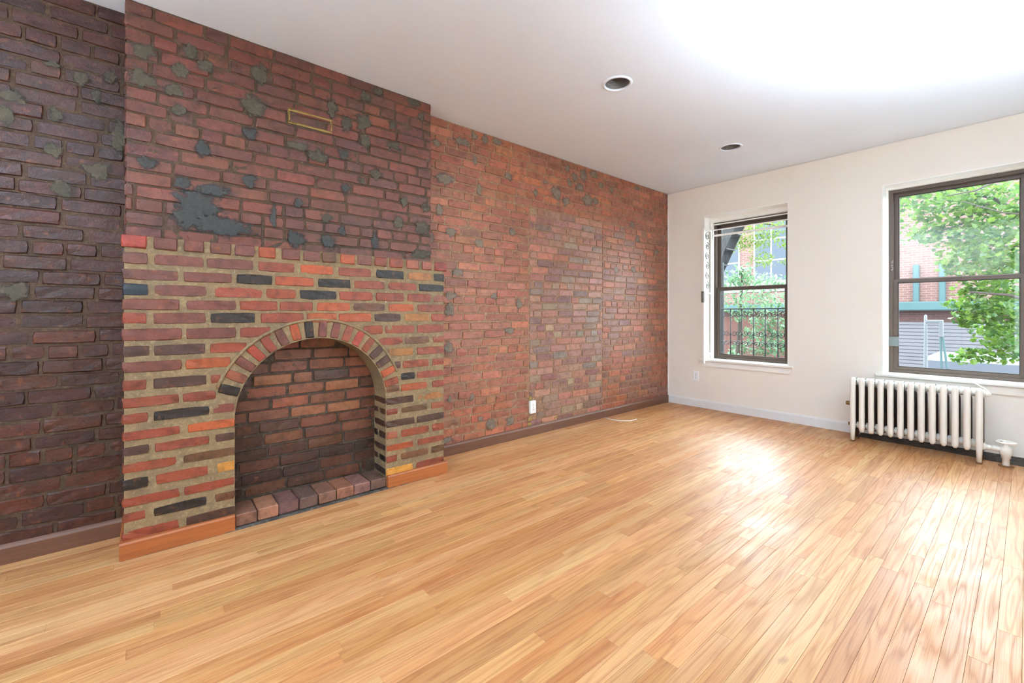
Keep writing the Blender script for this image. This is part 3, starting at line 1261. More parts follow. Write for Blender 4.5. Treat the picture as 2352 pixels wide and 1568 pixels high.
# ------------------------------------------------------------------ skirtings
poly = [(-.004, 0), (.024, 0), (.024, .07), (.019, .08), (.012, .086), (-.004, .087)]
tag(MB().prism(poly, 'y', SY1 + .01, YF).build('baseboard_left', M['base_brown']), kind='structure')
tag(MB().prism(poly, 'y', YB, SY0 - .014).build('baseboard_alcove', M['base_brown']), kind='structure')
poly = [(YF + .003, 0), (YF - .016, 0), (YF - .016, .078), (YF - .011, .09), (YF + .003, .094)]
tag(MB().prism(poly, 'x', .024, 2.02).build('baseboard_far', M['base_white']), kind='structure')
mb = MB().box(XR - .016, XR, YB, YF, 0, .094, .003)
tag(mb.build('baseboard_right', M['base_white']), kind='structure')
# thin crack line between window wall and ceiling
pts = [(.02 + (XR - .02) * i / 50, YF - .001, H - .004 + .002 * noise.noise(Vector((i * .7, 0, 4)))) for i in range(51)]
MB().tube(pts, .003, 5).build('plaster_bead', M['base_white'], wall_far, True)


# ------------------------------------------------------------------ windows
def window(name, wx, filmy, latch):
    w = empty(name, ((wx[0] + wx[1]) / 2, YF, WZ[0]))
    tag(w, kind='structure')
    hw = (wx[1] - wx[0]) / 2
    hh = WZ[1] - WZ[0]
    FY0, FY1 = .185, .275        # frame depth inside the wall
    f = .034
    # painted lining of the reveal
    mb = MB()
    mb.box(-hw - .001, -hw + .008, -.002, FY0, 0, hh)
    mb.box(hw - .008, hw + .001, -.002, FY0, 0, hh)
    mb.box(-hw, hw, -.002, FY0, hh - .008, hh + .001)
    mb.build('reveal_lining', M['white'], w)
    st = .012 if latch else .026
    mb = MB()
    mb.box(-hw + .006, -hw + .006 + st, FY0 - .04, FY0 + .004, 0, hh - .006, .003)
    mb.box(hw - .006 - st, hw - .006, FY0 - .04, FY0 + .004, 0, hh - .006, .003)
    mb.box(-hw + .006, hw - .006, FY0 - .05, FY0 + .004, hh - (.02 if latch else .062), hh - .006, .003)
    mb.build('stop_bead', M['white'], w)
    a = hw - .006 - st + .004
    top = hh - (.014 if latch else .057)
    mb = MB()
    mb.box(-a, -a + f, FY0, FY1, .012, top, .003)
    mb.box(a - f, a, FY0, FY1, .012, top, .003)
    mb.box(-a, a, FY0 + .001, FY1 + .001, top - f, top, .003)
    mb.box(-a, a, FY0 + .001, FY1 + .001, .008, .008 + f * .8, .003)
    mb.build('frame', M['bronze'], w)
    i0 = a - f + .004
    mid = .80 + .03
    s = .036

    def sash(nm, y0, y1, z0, z1, gl):
        mb = MB()
        mb.box(-i0, -i0 + s, y0, y1, z0, z1, .004)
        mb.box(i0 - s, i0, y0, y1, z0, z1, .004)
        mb.box(-i0 + .002, i0 - .002, y0 + .001, y1 - .001, z0, z0 + s, .004)
        mb.box(-i0 + .002, i0 - .002, y0 + .001, y1 - .001, z1 - s, z1, .004)
        sh = mb.build(nm, M['bronze'], w)
        g = MB().box(-i0 + s - .006, i0 - s + .006, (y0 + y1) / 2 - .002, (y0 + y1) / 2 + .002, z0 + s - .006, z1 - s + .006)
        g.build('pane', gl, sh)
        gk = MB()
        e, q = i0 - s, .004
        yk = y0 + .004
        gk.box(-e, -e + q, yk, yk + .012, z0 + s, z1 - s)
        gk.box(e - q, e, yk, yk + .012, z0 + s, z1 - s)
        gk.box(-e, e, yk, yk + .012, z0 + s, z0 + s + q)
        gk.box(-e, e, yk, yk + .012, z1 - s - q, z1 - s)
        gk.build('gasket', M['gasket'], sh)
        return sh
    up = sash('upper_sash', FY0 + .048, FY0 + .078, mid - .012, top - f + .006, M['glass_filmy'] if filmy else M['glass'])
    lo = sash('lower_sash', FY0 + .012, FY0 + .042, .03, mid + s - .012, M['glass'])
    MB().box(-.05, .05, FY0 + .002, FY0 + .014, mid + s - .03, mid + s - .012, .003).build('sash_lock', M['bronze'], lo)
    MB().box(-.07, .07, FY0 + .0, FY0 + .01, top - f - .004, top - f + .008, .002).build('lift_rail', M['bronze'], up)
    # stool and apron
    mb = MB().box(-hw + .0, hw, -.03, FY0 + .01, -.012, .010, .003)
    mb.box(-hw - .045, hw + .045, -.034, .0, -.012, .010, .004)
    mb.build('sill', M['white_chip'], w)
    ap = .07 if not latch else .075
    mb = MB().prism([(-hw - .042, -.012), (-hw - .042, -.03), (-hw - .01, -ap), (hw + .01, -ap), (hw + .042, -.03), (hw + .042, -.012)], 'y', -.016, .002)
    recalc(mb.build('apron', M['wall'] if latch else M['white'], w))
    # stone sill outside
    MB().box(-hw - .1, hw + .1, FY1 - .002, WT + .20, -.09, .034, .006).build('outer_sill', M['stone'], w)
    return w


win1 = window('window_1', W1, False, False)
win2 = window('window_2', W2, True, True)
# a strip of tape stuck over the sash stile of window 2
mb = MB().box(0, .075, 0, .004, 0, .085, .0015)
t = mb.build('tape_patch', M['tape'], win2)
tp = on_y(2040, 794, YF + .183)
t.location = Vector((tp.x, YF + .180, tp.z)) - win2.location

# pale scratched scribble down the frame of window 2
for st in ([(290, 265), (325, 300), (315, 335), (275, 315), (225, 322)], [(240, 360), (262, 345), (275, 365), (315, 352)],
           [(300, 440), (262, 410), (240, 430), (262, 450), (290, 440), (302, 458)], [(235, 475), (300, 500), (315, 530), (290, 560)],
           [(320, 580), (270, 575), (250, 600), (265, 612), (300, 585)]):
    pts = []
    for u, v in st:
        q = on_y(2030 + u * .067, 580 + v * .067, YF + .184)
        pts.append(q - win2.location)
    MB().tube(pts, .0008, 5).build('scratch_mark', M['base_white'], win2, True)

# unseen rear window, added to let more daylight into the room
w3 = empty('added_rear_window', (sum(RW) / 2, YB, .3))
tag(w3, kind='structure')
hw, hh = (RW[1] - RW[0]) / 2, 2.15
mb = MB()
for (a, b) in ((-hw, -hw + .05), (hw - .05, hw)):
    mb.box(a, b, -.2, -.14, 0, hh, .003)
mb.box(-hw, hw, -.199, -.141, 0, .05, .003)
mb.box(-hw, hw, -.199, -.141, hh - .05, hh, .003)
mb.build('frame', M['bronze'], w3)
for (a, b) in ((-hw + .05, hw - .05),):
    MB().box(a, b, -.172, -.168, .05, hh - .05).build('pane', M['glass'], w3)
MB().box(-hw - .04, hw + .04, -.14, .03, -.012, .01, .003).build('sill', M['white'], w3)


# ------------------------------------------------------------------ window gate at window 1
def spiral(c, r0, turns, sgn, ax, start=0.0, n=26):
    """flat scroll; ax maps (u, v) to 3-d"""
    pts = []
    for i in range(n):
        t = i / (n - 1)
        a = start + sgn * turns * 2 * math.pi * t
        r = r0 * (1 - .82 * t)
        pts.append(ax(c[0] + r * math.cos(a), c[1] + r * math.sin(a)))
    return pts


gt = empty('window_gate', (W1[0] + .03, YF + .0, WZ[0] + .012))
tag(gt, 'white folding security gate swung open beside the window with three crossbars at its top', 'window gate')
gw = W1[1] - W1[0]
zb = [2.155, 2.092, 2.025]
for i, z in enumerate(zb):
    r = .0065 if i < 2 else .012
    zz = z - gt.location.z
    MB().box(.0, gw - .04, .150, .158, zz - r, zz + r, .002).build('crossbar', M['white'], gt)
mb = MB()                      # hinge stile fixed beside the sash
mb.box(-.018, .014, .135, .16, .0, 1.60, .003)
mb.build('hinge_stile', M['white_chip'], gt)
lf = MB()                      # open leaf, seen edge-on, standing out into the room
lf.box(-.010, .004, .115, .134, .05, 1.52, .003)
lf.box(-.014, .008, -.075, -.045, -.05, 1.52, .004)
lf.box(-.009, .003, -.07, .13, 1.50, 1.52, .002)
lf.box(-.009, .003, -.07, .13, .76, .78, .002)
lf.box(-.009, .003, -.07, .13, .05, .07, .002)
leaf = lf.build('gate_leaf', M['white_chip'], gt)
ax = lambda u, v: (-.003, u, v)
for i in range(6):
    z = .86 + i * .115
    MB().tube(spiral((.03, z), .045, 1.4, 1 if i % 2 else -1, ax, math.pi / 2), .005, 6).build('scroll', M['steel'], leaf, True)
mb = MB().box(-.02, .012, -.092, -.055, .66, .79, .004)
lk = mb.build('lock_box', M['steel'], gt)
MB().box(-.022, -.018, -.08, -.067, .70, .75, .001).build('keyhole_plate', M['slot'], lk)


# ------------------------------------------------------------------ outlets
def outlet(name, loc, rotz, label, deep):
    o = empty(name, loc)
    o.rotation_euler = (0, 0, rotz)
    tag(o, label, 'outlet')
    d = .02 if deep else .006
    MB().box(-.035, .035, -d, .004 if not deep else .02, -.057, .057, .003).build('cover_plate', M['plastic'], o)
    for s in (-1, 1):
        rc = MB()
        poly = []
        for i in range(20):
            t = 2 * math.pi * i / 20
            poly.append((max(-.0145, min(.0145, .0172 * math.cos(t))), s * .0205 + .0138 * math.sin(t)))
        rc.prism(poly, 'y', -d - .0022, -d + .001)
        r = recalc(rc.build('receptacle', M['plastic'], o))
        sl = MB()
        sl.box(-.0075, -.0055, -d - .003, -d - .0015, s * .0205 - .001, s * .0205 + .008)
        sl.box(.0055, .0075, -d - .003, -d - .0015, s * .0205 - .001, s * .0205 + .006)
        sl.lathe([(0, -d - .003), (.0027, -d - .003), (.0027, -d - .001)], 10, 'y', (0, 0, s * .0205 - .0065))
        sl.build('slots', M['slot'], r)
    MB().lathe([(0, -d - .0018), (.003, -d - .0016), (.0035, -d)], 10, 'y').build('screw', M['steel'], o)
    return o


outlet('wall_outlet', (.004, OUT_Y, OUT_Z), math.pi / 2, 'white electrical outlet set in the brick wall above the brown skirting', True)
outlet('wall_outlet', (.371, YF, .363), 0, 'white electrical outlet on the plaster wall below the narrow window', False)

# ------------------------------------------------------------------ recessed lights
for i, (x, y) in enumerate(CANS):
    c = empty('recessed_light', (x, y, H))
    tag(c, ['white-rimmed recessed ceiling light with an unlit dark can, farther from the windows',
            'white-rimmed recessed ceiling light with an unlit dark can, close to the window wall'][i], 'ceiling light')
    c['group'] = 'recessed ceiling lights'
    MB().lathe([(.078, .004), (.079, -.004), (.082, -.0065), (.092, -.006), (.097, -.001), (.097, .0005)], 56).build('trim_ring', M['ceiling'], c, True)
    prof = [(.079, -.002)]
    for q in range(9):
        prof += [(.0785 - .0016 * q, .004 + .011 * q), (.0765 - .0016 * q, .010 + .011 * q)]
    MB().lathe(prof, 40).build('baffle', M['can'], c)
    MB().lathe([(.0645, .10), (.064, .135), (.0, .14)], 32).build('housing', M['can'], c, True)
    MB().lathe([(0, .092), (.02, .092), (.042, .1), (.047, .112), (.03, .14)], 28).build('bulb', M['lens'], c, True)

# ------------------------------------------------------------------ radiator
RX0, RX1, RYF = 1.936, 2.682, 4.652
NS = 13
rad = empty('radiator', (RX0, RYF, 0))
tag(rad, 'white cast-iron column radiator standing under the wide window', 'radiator')
pit = (RX1 - RX0) / (NS - 1)


def column(mb, x, y, z0, z1, hx, hy, foot=False):
    """rounded column with a flat chamfered front"""
    def ringp(z, k):
        return [(x + a * hx * k, y + b * hy * k, z) for a, b in ((-1, -.4), (-.55, -1), (.55, -1), (1, -.4), (1, .4), (.55, 1), (-.55, 1), (-1, .4))]
    if foot:
        zs = [(z0, .72), (z0 + .10, .88), (z0 + .13, 1.0), (z1 - .03, 1.0), (z1 - .012, .9), (z1, .55)]
    else:
        zs = [(z0, .45), (z0 + .012, .82), (z0 + .03, 1.0), (z1 - .03, 1.0), (z1 - .012, .9), (z1, .55)]
    vs = []
    for z, k in zs:
        vs += ringp(z, k)
    fs = []
    for i in range(len(zs) - 1):
        for q in range(8):
            q2 = (q + 1) % 8
            fs.append((i * 8 + q, i * 8 + q2, (i + 1) * 8 + q2, (i + 1) * 8 + q))
    fs.append(tuple(range(7, -1, -1)))
    m = (len(zs) - 1) * 8
    fs.append(tuple(range(m, m + 8)))
    mb.add(vs, fs)


def section_mesh(end, qs, hdr, mat):
    mb = MB()
    hx, hy = .0195, .024
    for q, yy in enumerate((.024, .094, .164)):
        if q not in qs:
            continue
        ft = end and q != 1
        column(mb, 0, yy, .012 if ft else (.088 if q != 1 else .1), .552 if q == 0 else .48, hx, hy, ft)
    if hdr:
        mb.box(-.0185, .0185, .02, .168, .475, .54, .014)
        mb.box(-.0185, .0185, .02, .168, .105, .15, .014)
    return mb.mesh('section', True, M[mat])


sm, se = section_mesh(False, (0,), True, 'rad'), section_mesh(True, (0,), True, 'rad')
rm, re_ = section_mesh(False, (1, 2), False, 'rad_inner'), section_mesh(True, (1, 2), False, 'rad_inner')
hubs = []
for z, r in ((.514, .031), (.135, .028)):
    hubs.append(MB().lathe([(0, 0), (r * .8, 0), (r, .004), (r, pit - .034), (r * .8, pit - .03), (0, pit - .03)], 18, 'x', (0, .094, z)).mesh('hub', True, M['rad']))
for i in range(NS):
    o = link('section', se if i in (0, NS - 1) else sm, None, rad)
    o.location = (i * pit, 0, 0)
    link('rear_columns', re_ if i in (0, NS - 1) else rm, None, o)
    if i < NS - 1:
        for hm_ in hubs:
            h = link('hub', hm_, None, o)
            h.location = (.015, 0, 0)
    if i in (0, NS - 1):
        for yy in (.024, .164):
            MB().box(-.016, .016, yy - .02, yy + .02, .0, .014, .003).build('foot', M['rust'], o)
LX = RX1 - RX0
MB().lathe([(0, -.045), (.016, -.045), (.018, -.035), (.018, -.02), (.011, -.02), (.011, 0)], 12, 'x', (-.015, .09, .315)).build('air_vent', M['brass'], rad)
MB().lathe([(0, -.03), (.014, -.03), (.014, -.016), (.022, -.016), (.022, 0)], 8, 'x', (-.015, .094, .135)).build('plug', M['rust'], rad)
MB().lathe([(.03, 0), (.03, .012), (.019, .014), (.019, .034), (0, .036)], 10, 'x', (LX + .012, .094, .508)).build('end_plug', M['rad'], rad)
# supply valve
vx = 2.81 - RX0
v = MB()
v.lathe([(.028, 0), (.028, .014), (.017, .016), (.017, .05), (.022, .052), (.022, .078), (.018, .08), (.018, vx - LX - .02)], 10, 'x', (LX + .014, .094, .118))
v.lathe([(.019, .0), (.019, .055), (.025, .058), (.025, .075), (.032, .082), (.034, .118), (.028, .138), (.014, .146), (.010, .172), (0, .172)], 12, 'z', (vx, .094, .0))
vo = v.build('valve', M['rad'], rad, True)
hwm = MB()
N = 28
pts = [(vx + .046 * math.cos(2 * math.pi * i / N), .094 + .046 * math.sin(2 * math.pi * i / N), .172) for i in range(N + 1)]
hwm.tube(pts, .0075, 8, False)
for q in range(3):
    a = q * 2.0944
    hwm.tube([(vx, .094, .172), (vx + .046 * math.cos(a), .094 + .046 * math.sin(a), .172)], .006, 6)
hwm.build('handwheel', M['rad'], vo, True)
MB().lathe([(.04, .0), (.04, .005), (.02, .008)], 16, 'z', (vx, .094, 0)).build('floor_collar', M['rust'], vo, True)
# scuffed gap between floor boards and wall behind the radiator
mb = MB()
vs, fs = [], []
n, m = 60, 6
for i in range(n + 1):
    x = 1.93 + (XR - 1.93) * i / n
    ed = 4.87 + .02 * noise.noise(Vector((x * 6, 0, 0))) - (.05 if x > 2.62 else 0) * min(1, (x - 2.62) / .1 if x > 2.62 else 0)
    for j in range(m + 1):
        y = ed + (YF - ed) * j / m
        z = .0012 + (.004 + .003 * noise.noise(Vector((x * 30, y * 30, 0)))) * min(1, j / 2) + (.02 * ((j / m) ** 3))
        vs.append((x, y, z))
for i in range(n):
    for j in range(m):
        a = i * (m + 1) + j
        fs.append((a, a + m + 1, a + m + 2, a + 1))
tag(mb.add(vs, fs).build('plaster_debris', M['grey_layer'], None, True), 'grey plaster debris and dust along the foot of the wall behind the radiator', 'debris', None, 'stuff')

# white cable from the sill to the radiator's end
cp = [on_y(2108, 864, YF + .12), on_y(2140, 869, YF + .05), on_y(2175, 871, YF + .0), on_y(2205, 869, YF - .05), on_y(2230, 876, YF - .1), on_y(2258, 890, YF - .2), on_y(2274, 903, 4.75), on_y(2273, 909, 4.74)]
cp[0].z = cp[1].z = WZ[0] + .012
pts = []
for i in range(len(cp) - 1):
    p0, p1, p2, p3 = cp[max(i - 1, 0)], cp[i], cp[i + 1], cp[min(i + 2, len(cp) - 1)]
    for q in range(8):
        t = q / 8
        pts.append(.5 * ((2 * p1) + (p2 - p0) * t + (2 * p0 - 5 * p1 + 4 * p2 - p3) * t * t + (3 * p1 - p0 - 3 * p2 + p3) * t ** 3))
pts.append(cp[-1])
tag(MB().tube(pts, .0042, 8).build('cable', M['cable'], None, True), 'thin white cable looping off the window sill down to the radiator end', 'cable')

# uplighter lamps added out of view to brighten ceiling and room
def fill_uplighter(loc, watt, label):
    fl = empty('fill_uplighter', loc)
    tag(fl, label, 'lamp', 'added fill uplighters')
    MB().lathe([(0, 0), (.14, 0), (.14, .012), (.03, .03), (.012, .05)], 28).build('base', M['steel'], fl, True)
    MB().lathe([(.012, .03), (.012, 1.46)], 14).build('pole', M['steel'], fl, True)
    MB().lathe([(.012, 1.45), (.06, 1.47), (.13, 1.52), (.17, 1.59), (.166, 1.59), (.125, 1.527), (.055, 1.48), (0, 1.476)], 32).build('shade', M['white'], fl, True)
    MB().lathe([(0, 1.48), (.02, 1.49), (.03, 1.52), (.02, 1.55), (0, 1.557)], 16).build('bulb', M['lens'], fl, True)
    ld = bpy.data.lights.new('fill_uplighter_light', 'SPOT')
    ld.energy = watt
    ld.color = (.72, .87, 1.0)
    ld.spot_size = math.radians(150)
    ld.spot_blend = .6
    ld.shadow_soft_size = .05
    lo_ = bpy.data.objects.new('fill_uplighter_light', ld)
    lo_.location = (0, 0, 1.60)
    lo_.rotation_euler = (math.pi, 0, 0)
    lo_.parent = fl
    COL.objects.link(lo_)


fill_uplighter((3.42, 2.4, 0), 175, 'added fill uplighter on a tall pole with a white bowl shade against the plain side wall')
fill_uplighter((2.1, -1.5, 0), 300, 'added fill uplighter on a tall pole with a white bowl shade near the rear wall')

# loose cord on the floor by the brick wall
cp = [on_z(1380, 957, .004), on_z(1400, 962, .004), on_z(1425, 966, .004), on_z(1448, 966, .004), on_z(1462, 962, .004)]
cp[0].x = max(cp[0].x, .03)
tag(MB().tube(cp, .004, 6).build('cable', M['cable'], None, True), 'short white cable lying on the floor beside the brown skirting', 'cable')

# ------------------------------------------------------------------ outside
GZ = -3.0
tag(MB().box(-30, 30, YF + WT, 40, GZ - .2, GZ).build('street', M['asphalt']), kind='structure')
tag(MB().box(-30, 30, YF + WT + .02, YF + WT + 4, GZ - .1, GZ + .14, .02).build('pavement_near', M['paving']), kind='structure')
tag(MB().box(-30, 30, 14.5, 18, GZ - .1, GZ + .14, .02).build('pavement_across', M['paving']), kind='structure')
# lower storey of this house, under the window wall
tag(MB().box(-4, 8, YF + .02, YF + WT - .02, GZ, -.06).build('wall_street_side', M['far_red']), kind='structure')

FY = 18.0
bd = empty('brick_building', (-2.0, FY, GZ))
tag(bd, 'pink brick building across the street with tall windows and a teal ledge', 'building')
BO = Vector(bd.location)


def bpart(name, mat, x0, x1, y0, y1, z0, z1, parent=None, bev=0.0):
    o = MB().box(x0 - BO.x, x1 - BO.x, y0 - BO.y, y1 - BO.y, z0 - BO.z, z1 - BO.z, bev).build(name, M[mat], parent or bd)
    return o


BT = 5.7
bpart('wall', 'far_brick', -12, 8, FY, FY + 6, 1.45, BT)
bpart('cornice', 'far_frame', -12.1, 8.1, FY - .35, FY + .2, BT - .35, BT + .05, None, .05)
bpart('teal_ledge', 'teal', -12, 8, FY - .35, FY + .1, 1.20, 1.47, None, .03)
bpart('dark_band', 'far_dark', -1.6, 8, FY - .05, FY + .2, .86, 1.22)
bpart('red_wall', 'far_red', -12, -1.6, FY - .02, FY + .2, GZ, 1.22)
bpart('backing_wall', 'clap', -1.6, 8, FY + .0, FY + .2, GZ, .9)
z = .88
while z > -1.6:
    bpart('clapboard', 'clap', -1.6, 8, FY - .045 + .01, FY + .02, z - .105, z - .018)
    z -= .108
for i in range(-6, 5):
    xc = -3.25 + i * 1.75 - .05
    if not -11.3 < xc < 7.3:
        continue
    if xc > -1.9 and xc < 2.6:
        continue
    wn = bpart('window', 'far_frame', xc - .62, xc + .62, FY - .03, FY + .05, 2.3, 4.75)
    for (a, b) in ((-.56, -.03), (.03, .56)):
        for (c, d) in ((2.36, 3.1), (3.16, 3.9), (3.96, 4.69)):
            bpart('pane', 'far_glass', xc + a, xc + b, FY - .042, FY - .02, c, d, wn)
    bpart('lintel', 'stone', xc - .75, xc + .75, FY - .06, FY + .05, 4.75, 4.95)
    bpart('window_sill', 'stone', xc - .72, xc + .72, FY - .1, FY + .05, 2.2, 2.3)
for px in (2105, 2165):
    xx = on_y(px, 680, FY).x
    bpart('teal_pipe', 'teal', xx - .07, xx + .07, FY - .12, FY, 1.45, 2.6, None, .02)
for (px, zz) in ((1680, 2.0), (1700, 2.9)):
    bpart('string_course', 'stone', -12, -1.6, FY - .04, FY, zz - .05, zz + .03)

# fire escape in front of window 1
fe = empty('fire_escape_railing', (.9, YF + .62, 0))
tag(fe, 'black iron railing with scrollwork outside the narrow window', 'railing')
RYY = YF + .62


def fpart(name, mb, smooth=True, parent=None):
    mb.v = [(v[0] - .9, v[1] - RYY, v[2]) for v in mb.v]
    return mb.build(name, M['iron'], parent or fe, smooth)


zt = on_y(1720, 709, RYY).z
fpart('top_rail', MB().box(.0, 1.9, RYY - .012, RYY + .012, zt - .008, zt + .008, .003), False)
fpart('bottom_rail', MB().box(.0, 1.9, RYY - .01, RYY + .01, .42, .436, .003), False)
fpart('platform', MB().box(.0, 1.9, RYY - .25, RYY + .02, .36, .40, .003), False)
bx = [on_y(p, 760, RYY).x for p in (1678, 1704, 1731, 1758, 1787)]
sp = bx[1] - bx[0]
bx = [bx[0] - sp] + bx + [bx[-1] + sp, bx[-1] + 2 * sp]
axr = lambda u, v: (u, RYY, v)
for i, x in enumerate(bx):
    fpart('bar', MB().tube([(x, RYY, .40), (x, RYY, zt)], .007, 6))
    for zz, sg in ((zt - .065, 1), (on_y(1720, 766, RYY).z, 1), (on_y(1720, 790, RYY).z, -1)):
        for s in (-1, 1):
            fpart('scroll', MB().tube(spiral((x + s * .042, zz), .036, 1.35, s * sg, axr, 0 if s < 0 else math.pi), .0045, 5))
xp = on_y(1657, 760, RYY + .1).x
fpart('post', MB().box(xp - .028, xp + .028, RYY + .08, RYY + .12, .40, zt + .6, .004), False)
# stair of the fire escape rising past the top of the window
fs_ = empty('fire_escape_stair', (.3, YF + 1.0, 1.6))
tag(fs_, 'dark iron fire escape stair slanting past the top of the narrow window', 'stair')
SYY = YF + 1.0
a0 = on_y(1640, 600, SYY)
a1 = on_y(1700, 470, SYY)
for yy in (SYY, SYY + .25):
    d = Vector((yy - SYY)) if False else yy - SYY
    pa, pb = Vector((a0.x - .25, yy, a0.z - .55)), Vector((a1.x + .25, yy, a1.z + .55))
    q = (pb - pa).normalized()
    nrm = Vector((-q.z, 0, q.x)) * .07
    vs = []
    for y2 in (yy - .008, yy + .008):
        for p_ in (pa - nrm, pb - nrm, pb + nrm, pa + nrm):
            vs.append((p_.x - .3, y2 - SYY, p_.z - 1.6))
    MB().add(vs, [(0, 1, 2, 3), (7, 6, 5, 4), (0, 4, 5, 1), (1, 5, 6, 2), (2, 6, 7, 3), (3, 7, 4, 0)]).build('stringer', M['iron'], fs_)
for i in range(9):
    t = (i + .5) / 9
    p_ = Vector((a0.x - .25, 0, a0.z - .55)).lerp(Vector((a1.x + .25, 0, a1.z + .55)), t)
    MB().box(p_.x - .3 - .1, p_.x - .3 + .1, 0, .25, p_.z - 1.6 - .008, p_.z - 1.6 + .008).build('tread', M['iron'], fs_)

zb_ = 2.62
xb_ = a0.x - .25 + (a1.x - a0.x + .5) * (zb_ - (a0.z - .55)) / (a1.z - a0.z + 1.1)
for q in (-.06, .06):
    MB().box(xb_ + q - .32, xb_ + q - .28, YF + WT - .01 - SYY, .52, zb_ - 1.62, zb_ - 1.58).build('wall_bracket', M['iron'], fs_)
# pole with a short arm, and the top of a parked truck
pl = empty('sign_post', (0, 11.2, GZ))
pz = on_y(2126, 722, 11.2)
pl.location = (pz.x, 11.2, GZ)
tag(pl, 'white metal post with a short arm and hanging bracket across the street', 'post')
hp = pz.z - GZ
MB().lathe([(.09, 0), (.09, .3), (.05, .34), (.026, hp - .35), (.022, hp - .02), (0, hp)], 14).build('shaft', M['pale_metal'], pl, True)
MB().box(0, .24, -.03, .03, hp - .16, hp - .1, .01).build('arm', M['pale_metal'], pl)
MB().box(.18, .24, -.035, .035, hp - .42, hp - .14, .01).build('hanger', M['pale_metal'], pl)
for (a, b) in ((.20, .22), (.23, .31)):
    MB().tube([(a, 0, hp - .42), (b, 0, hp - 1.2)], .018, 6).build('strut', M['teal'], pl)

tx = on_y(2135, 825, 13.4).x
tr = empty('parked_truck', (tx, 13.4, GZ))
tag(tr, 'pale grey box truck parked beyond the street tree', 'truck')
tz = on_y(2160, 812, 13.4).z - GZ
MB().box(.0, 4.2, -1.0, 1.0, .75, tz, .08).build('cargo_box', M['truck_paint'], tr)
MB().prism([(4.25, .6), (6.0, .6), (6.0, 1.3), (5.6, 1.45), (5.2, 2.2), (4.25, 2.25)], 'y', -.95, .95).build('cab', M['truck_paint'], tr)
MB().box(5.3, 5.75, -.96, .96, 1.45, 2.0, .02).build('cab_window', M['far_glass'], tr)
MB().box(.2, 5.9, -.5, .5, .5, .78).build('chassis', M['iron'], tr)
for x in (.9, 5.1):
    for y in (-.85, .85):
        MB().lathe([(0, -.12), (.36, -.12), (.42, -.08), (.42, .08), (.36, .12), (0, .12)], 20, 'y', (x, y, .42)).build('wheel', M['rubber'], tr, True)


# trees ------------------------------------------------------------------------
def leaf_shape(kind):
    if kind == 'maple':
        out = [(0, -.5), (.22, -.38), (.5, -.22), (.34, .0), (.46, .22), (.2, .24), (0, .55), (-.2, .24), (-.46, .22), (-.34, .0), (-.5, -.22), (-.22, -.38)]
    else:
        out = [(0, -.5), (.2, -.2), (.22, .1), (0, .5), (-.22, .1), (-.2, -.2)]
    return out


def foliage(name, mat, parent, clumps, size, kind, seed):
    rg = random.Random(seed)
    shp = leaf_shape(kind)
    mb = MB()
    for (c, rad_, n) in clumps:
        for _ in range(n):
            d = Vector((rg.gauss(0, 1), rg.gauss(0, 1), rg.gauss(0, 1)))
            d = d.normalized() * rg.random() ** .45
            p = c + Vector((d.x * rad_[0], d.y * rad_[1], d.z * rad_[2]))
            s = size * rg.uniform(.65, 1.3)
            rot = Matrix.Rotation(rg.uniform(0, 6.28), 3, 'Z') @ Matrix.Rotation(rg.gauss(.6, .45), 3, 'X') @ Matrix.Rotation(rg.gauss(0, .4), 3, 'Y')
            vs = []
            for (u, w) in shp:
                vs.append(p - parent.location + rot @ Vector((u * s, w * s, abs(u) * s * .35)))
            h = len(shp) // 2
            mb.add(vs, [tuple(range(0, h + 1)), tuple([0] + list(range(h, len(shp))))])
    o = mb.build(name, mat, parent)
    o['kind'] = 'stuff'
    return o


def limb(mb, pts, r0, r1, origin):
    n = len(pts)
    mb.tube([Vector(p) - origin for p in pts], [r0 + (r1 - r0) * i / (n - 1) for i in range(n)], 8)


def clump_px(px, py, y, r, n):
    return (on_y(px, py, y), (r, r, r * .75), n)


# maple at window 2: trunk stands on the near pavement, right of the opening
t2 = empty('street_maple', (3.9, 9.2, GZ))
tag(t2, 'leafy green maple tree close outside the wide window', 'tree')
mb = MB()
T2 = Vector(t2.location)
limb(mb, [(3.9, 9.2, GZ), (3.85, 9.2, -1.0), (3.75, 9.15, 1.2), (3.6, 9.1, 3.2), (3.3, 9.1, 5.2), (3.1, 9.0, 7.0)], .17, .06, T2)
mb.build('trunk', M['bark'], t2, True)
for pts, r in (([(3.7, 9.15, 1.5), (3.2, 9.2, 2.1), (2.6, 9.25, 2.75), (2.0, 9.3, 3.1)], .045),
               ([(3.75, 9.15, .9), (3.2, 8.9, 1.15), (2.75, 8.7, 1.35), (2.4, 8.6, 1.4)], .035),
               ([(3.6, 9.1, 2.8), (3.0, 9.1, 3.3), (2.3, 9.0, 3.9), (1.8, 9.0, 4.3)], .05),
               ([(3.8, 9.2, .2), (3.3, 8.9, .35), (2.9, 8.7, .3), (2.6, 8.6, .2)], .025),
               ([(3.2, 9.22, 2.1), (2.9, 9.0, 2.0), (2.5, 8.9, 2.05)], .018),
               ([(3.0, 9.1, 3.3), (2.7, 8.7, 2.9), (2.45, 8.5, 2.75), (2.2, 8.4, 2.72)], .02),
               ([(3.3, 9.1, 2.0), (2.95, 8.6, 2.35), (2.7, 8.4, 2.4), (2.35, 8.3, 2.6)], .016),
               ([(3.5, 9.1, 2.2), (3.1, 8.5, 1.9), (2.85, 8.35, 1.75)], .014),
               ([(2.6, 9.25, 2.75), (2.3, 9.0, 2.4), (2.05, 8.9, 2.3)], .016)):
    b_ = MB()
    limb(b_, pts, r, r * .35, T2)
    b_.build('branch', M['bark'], t2, True)
cl = []
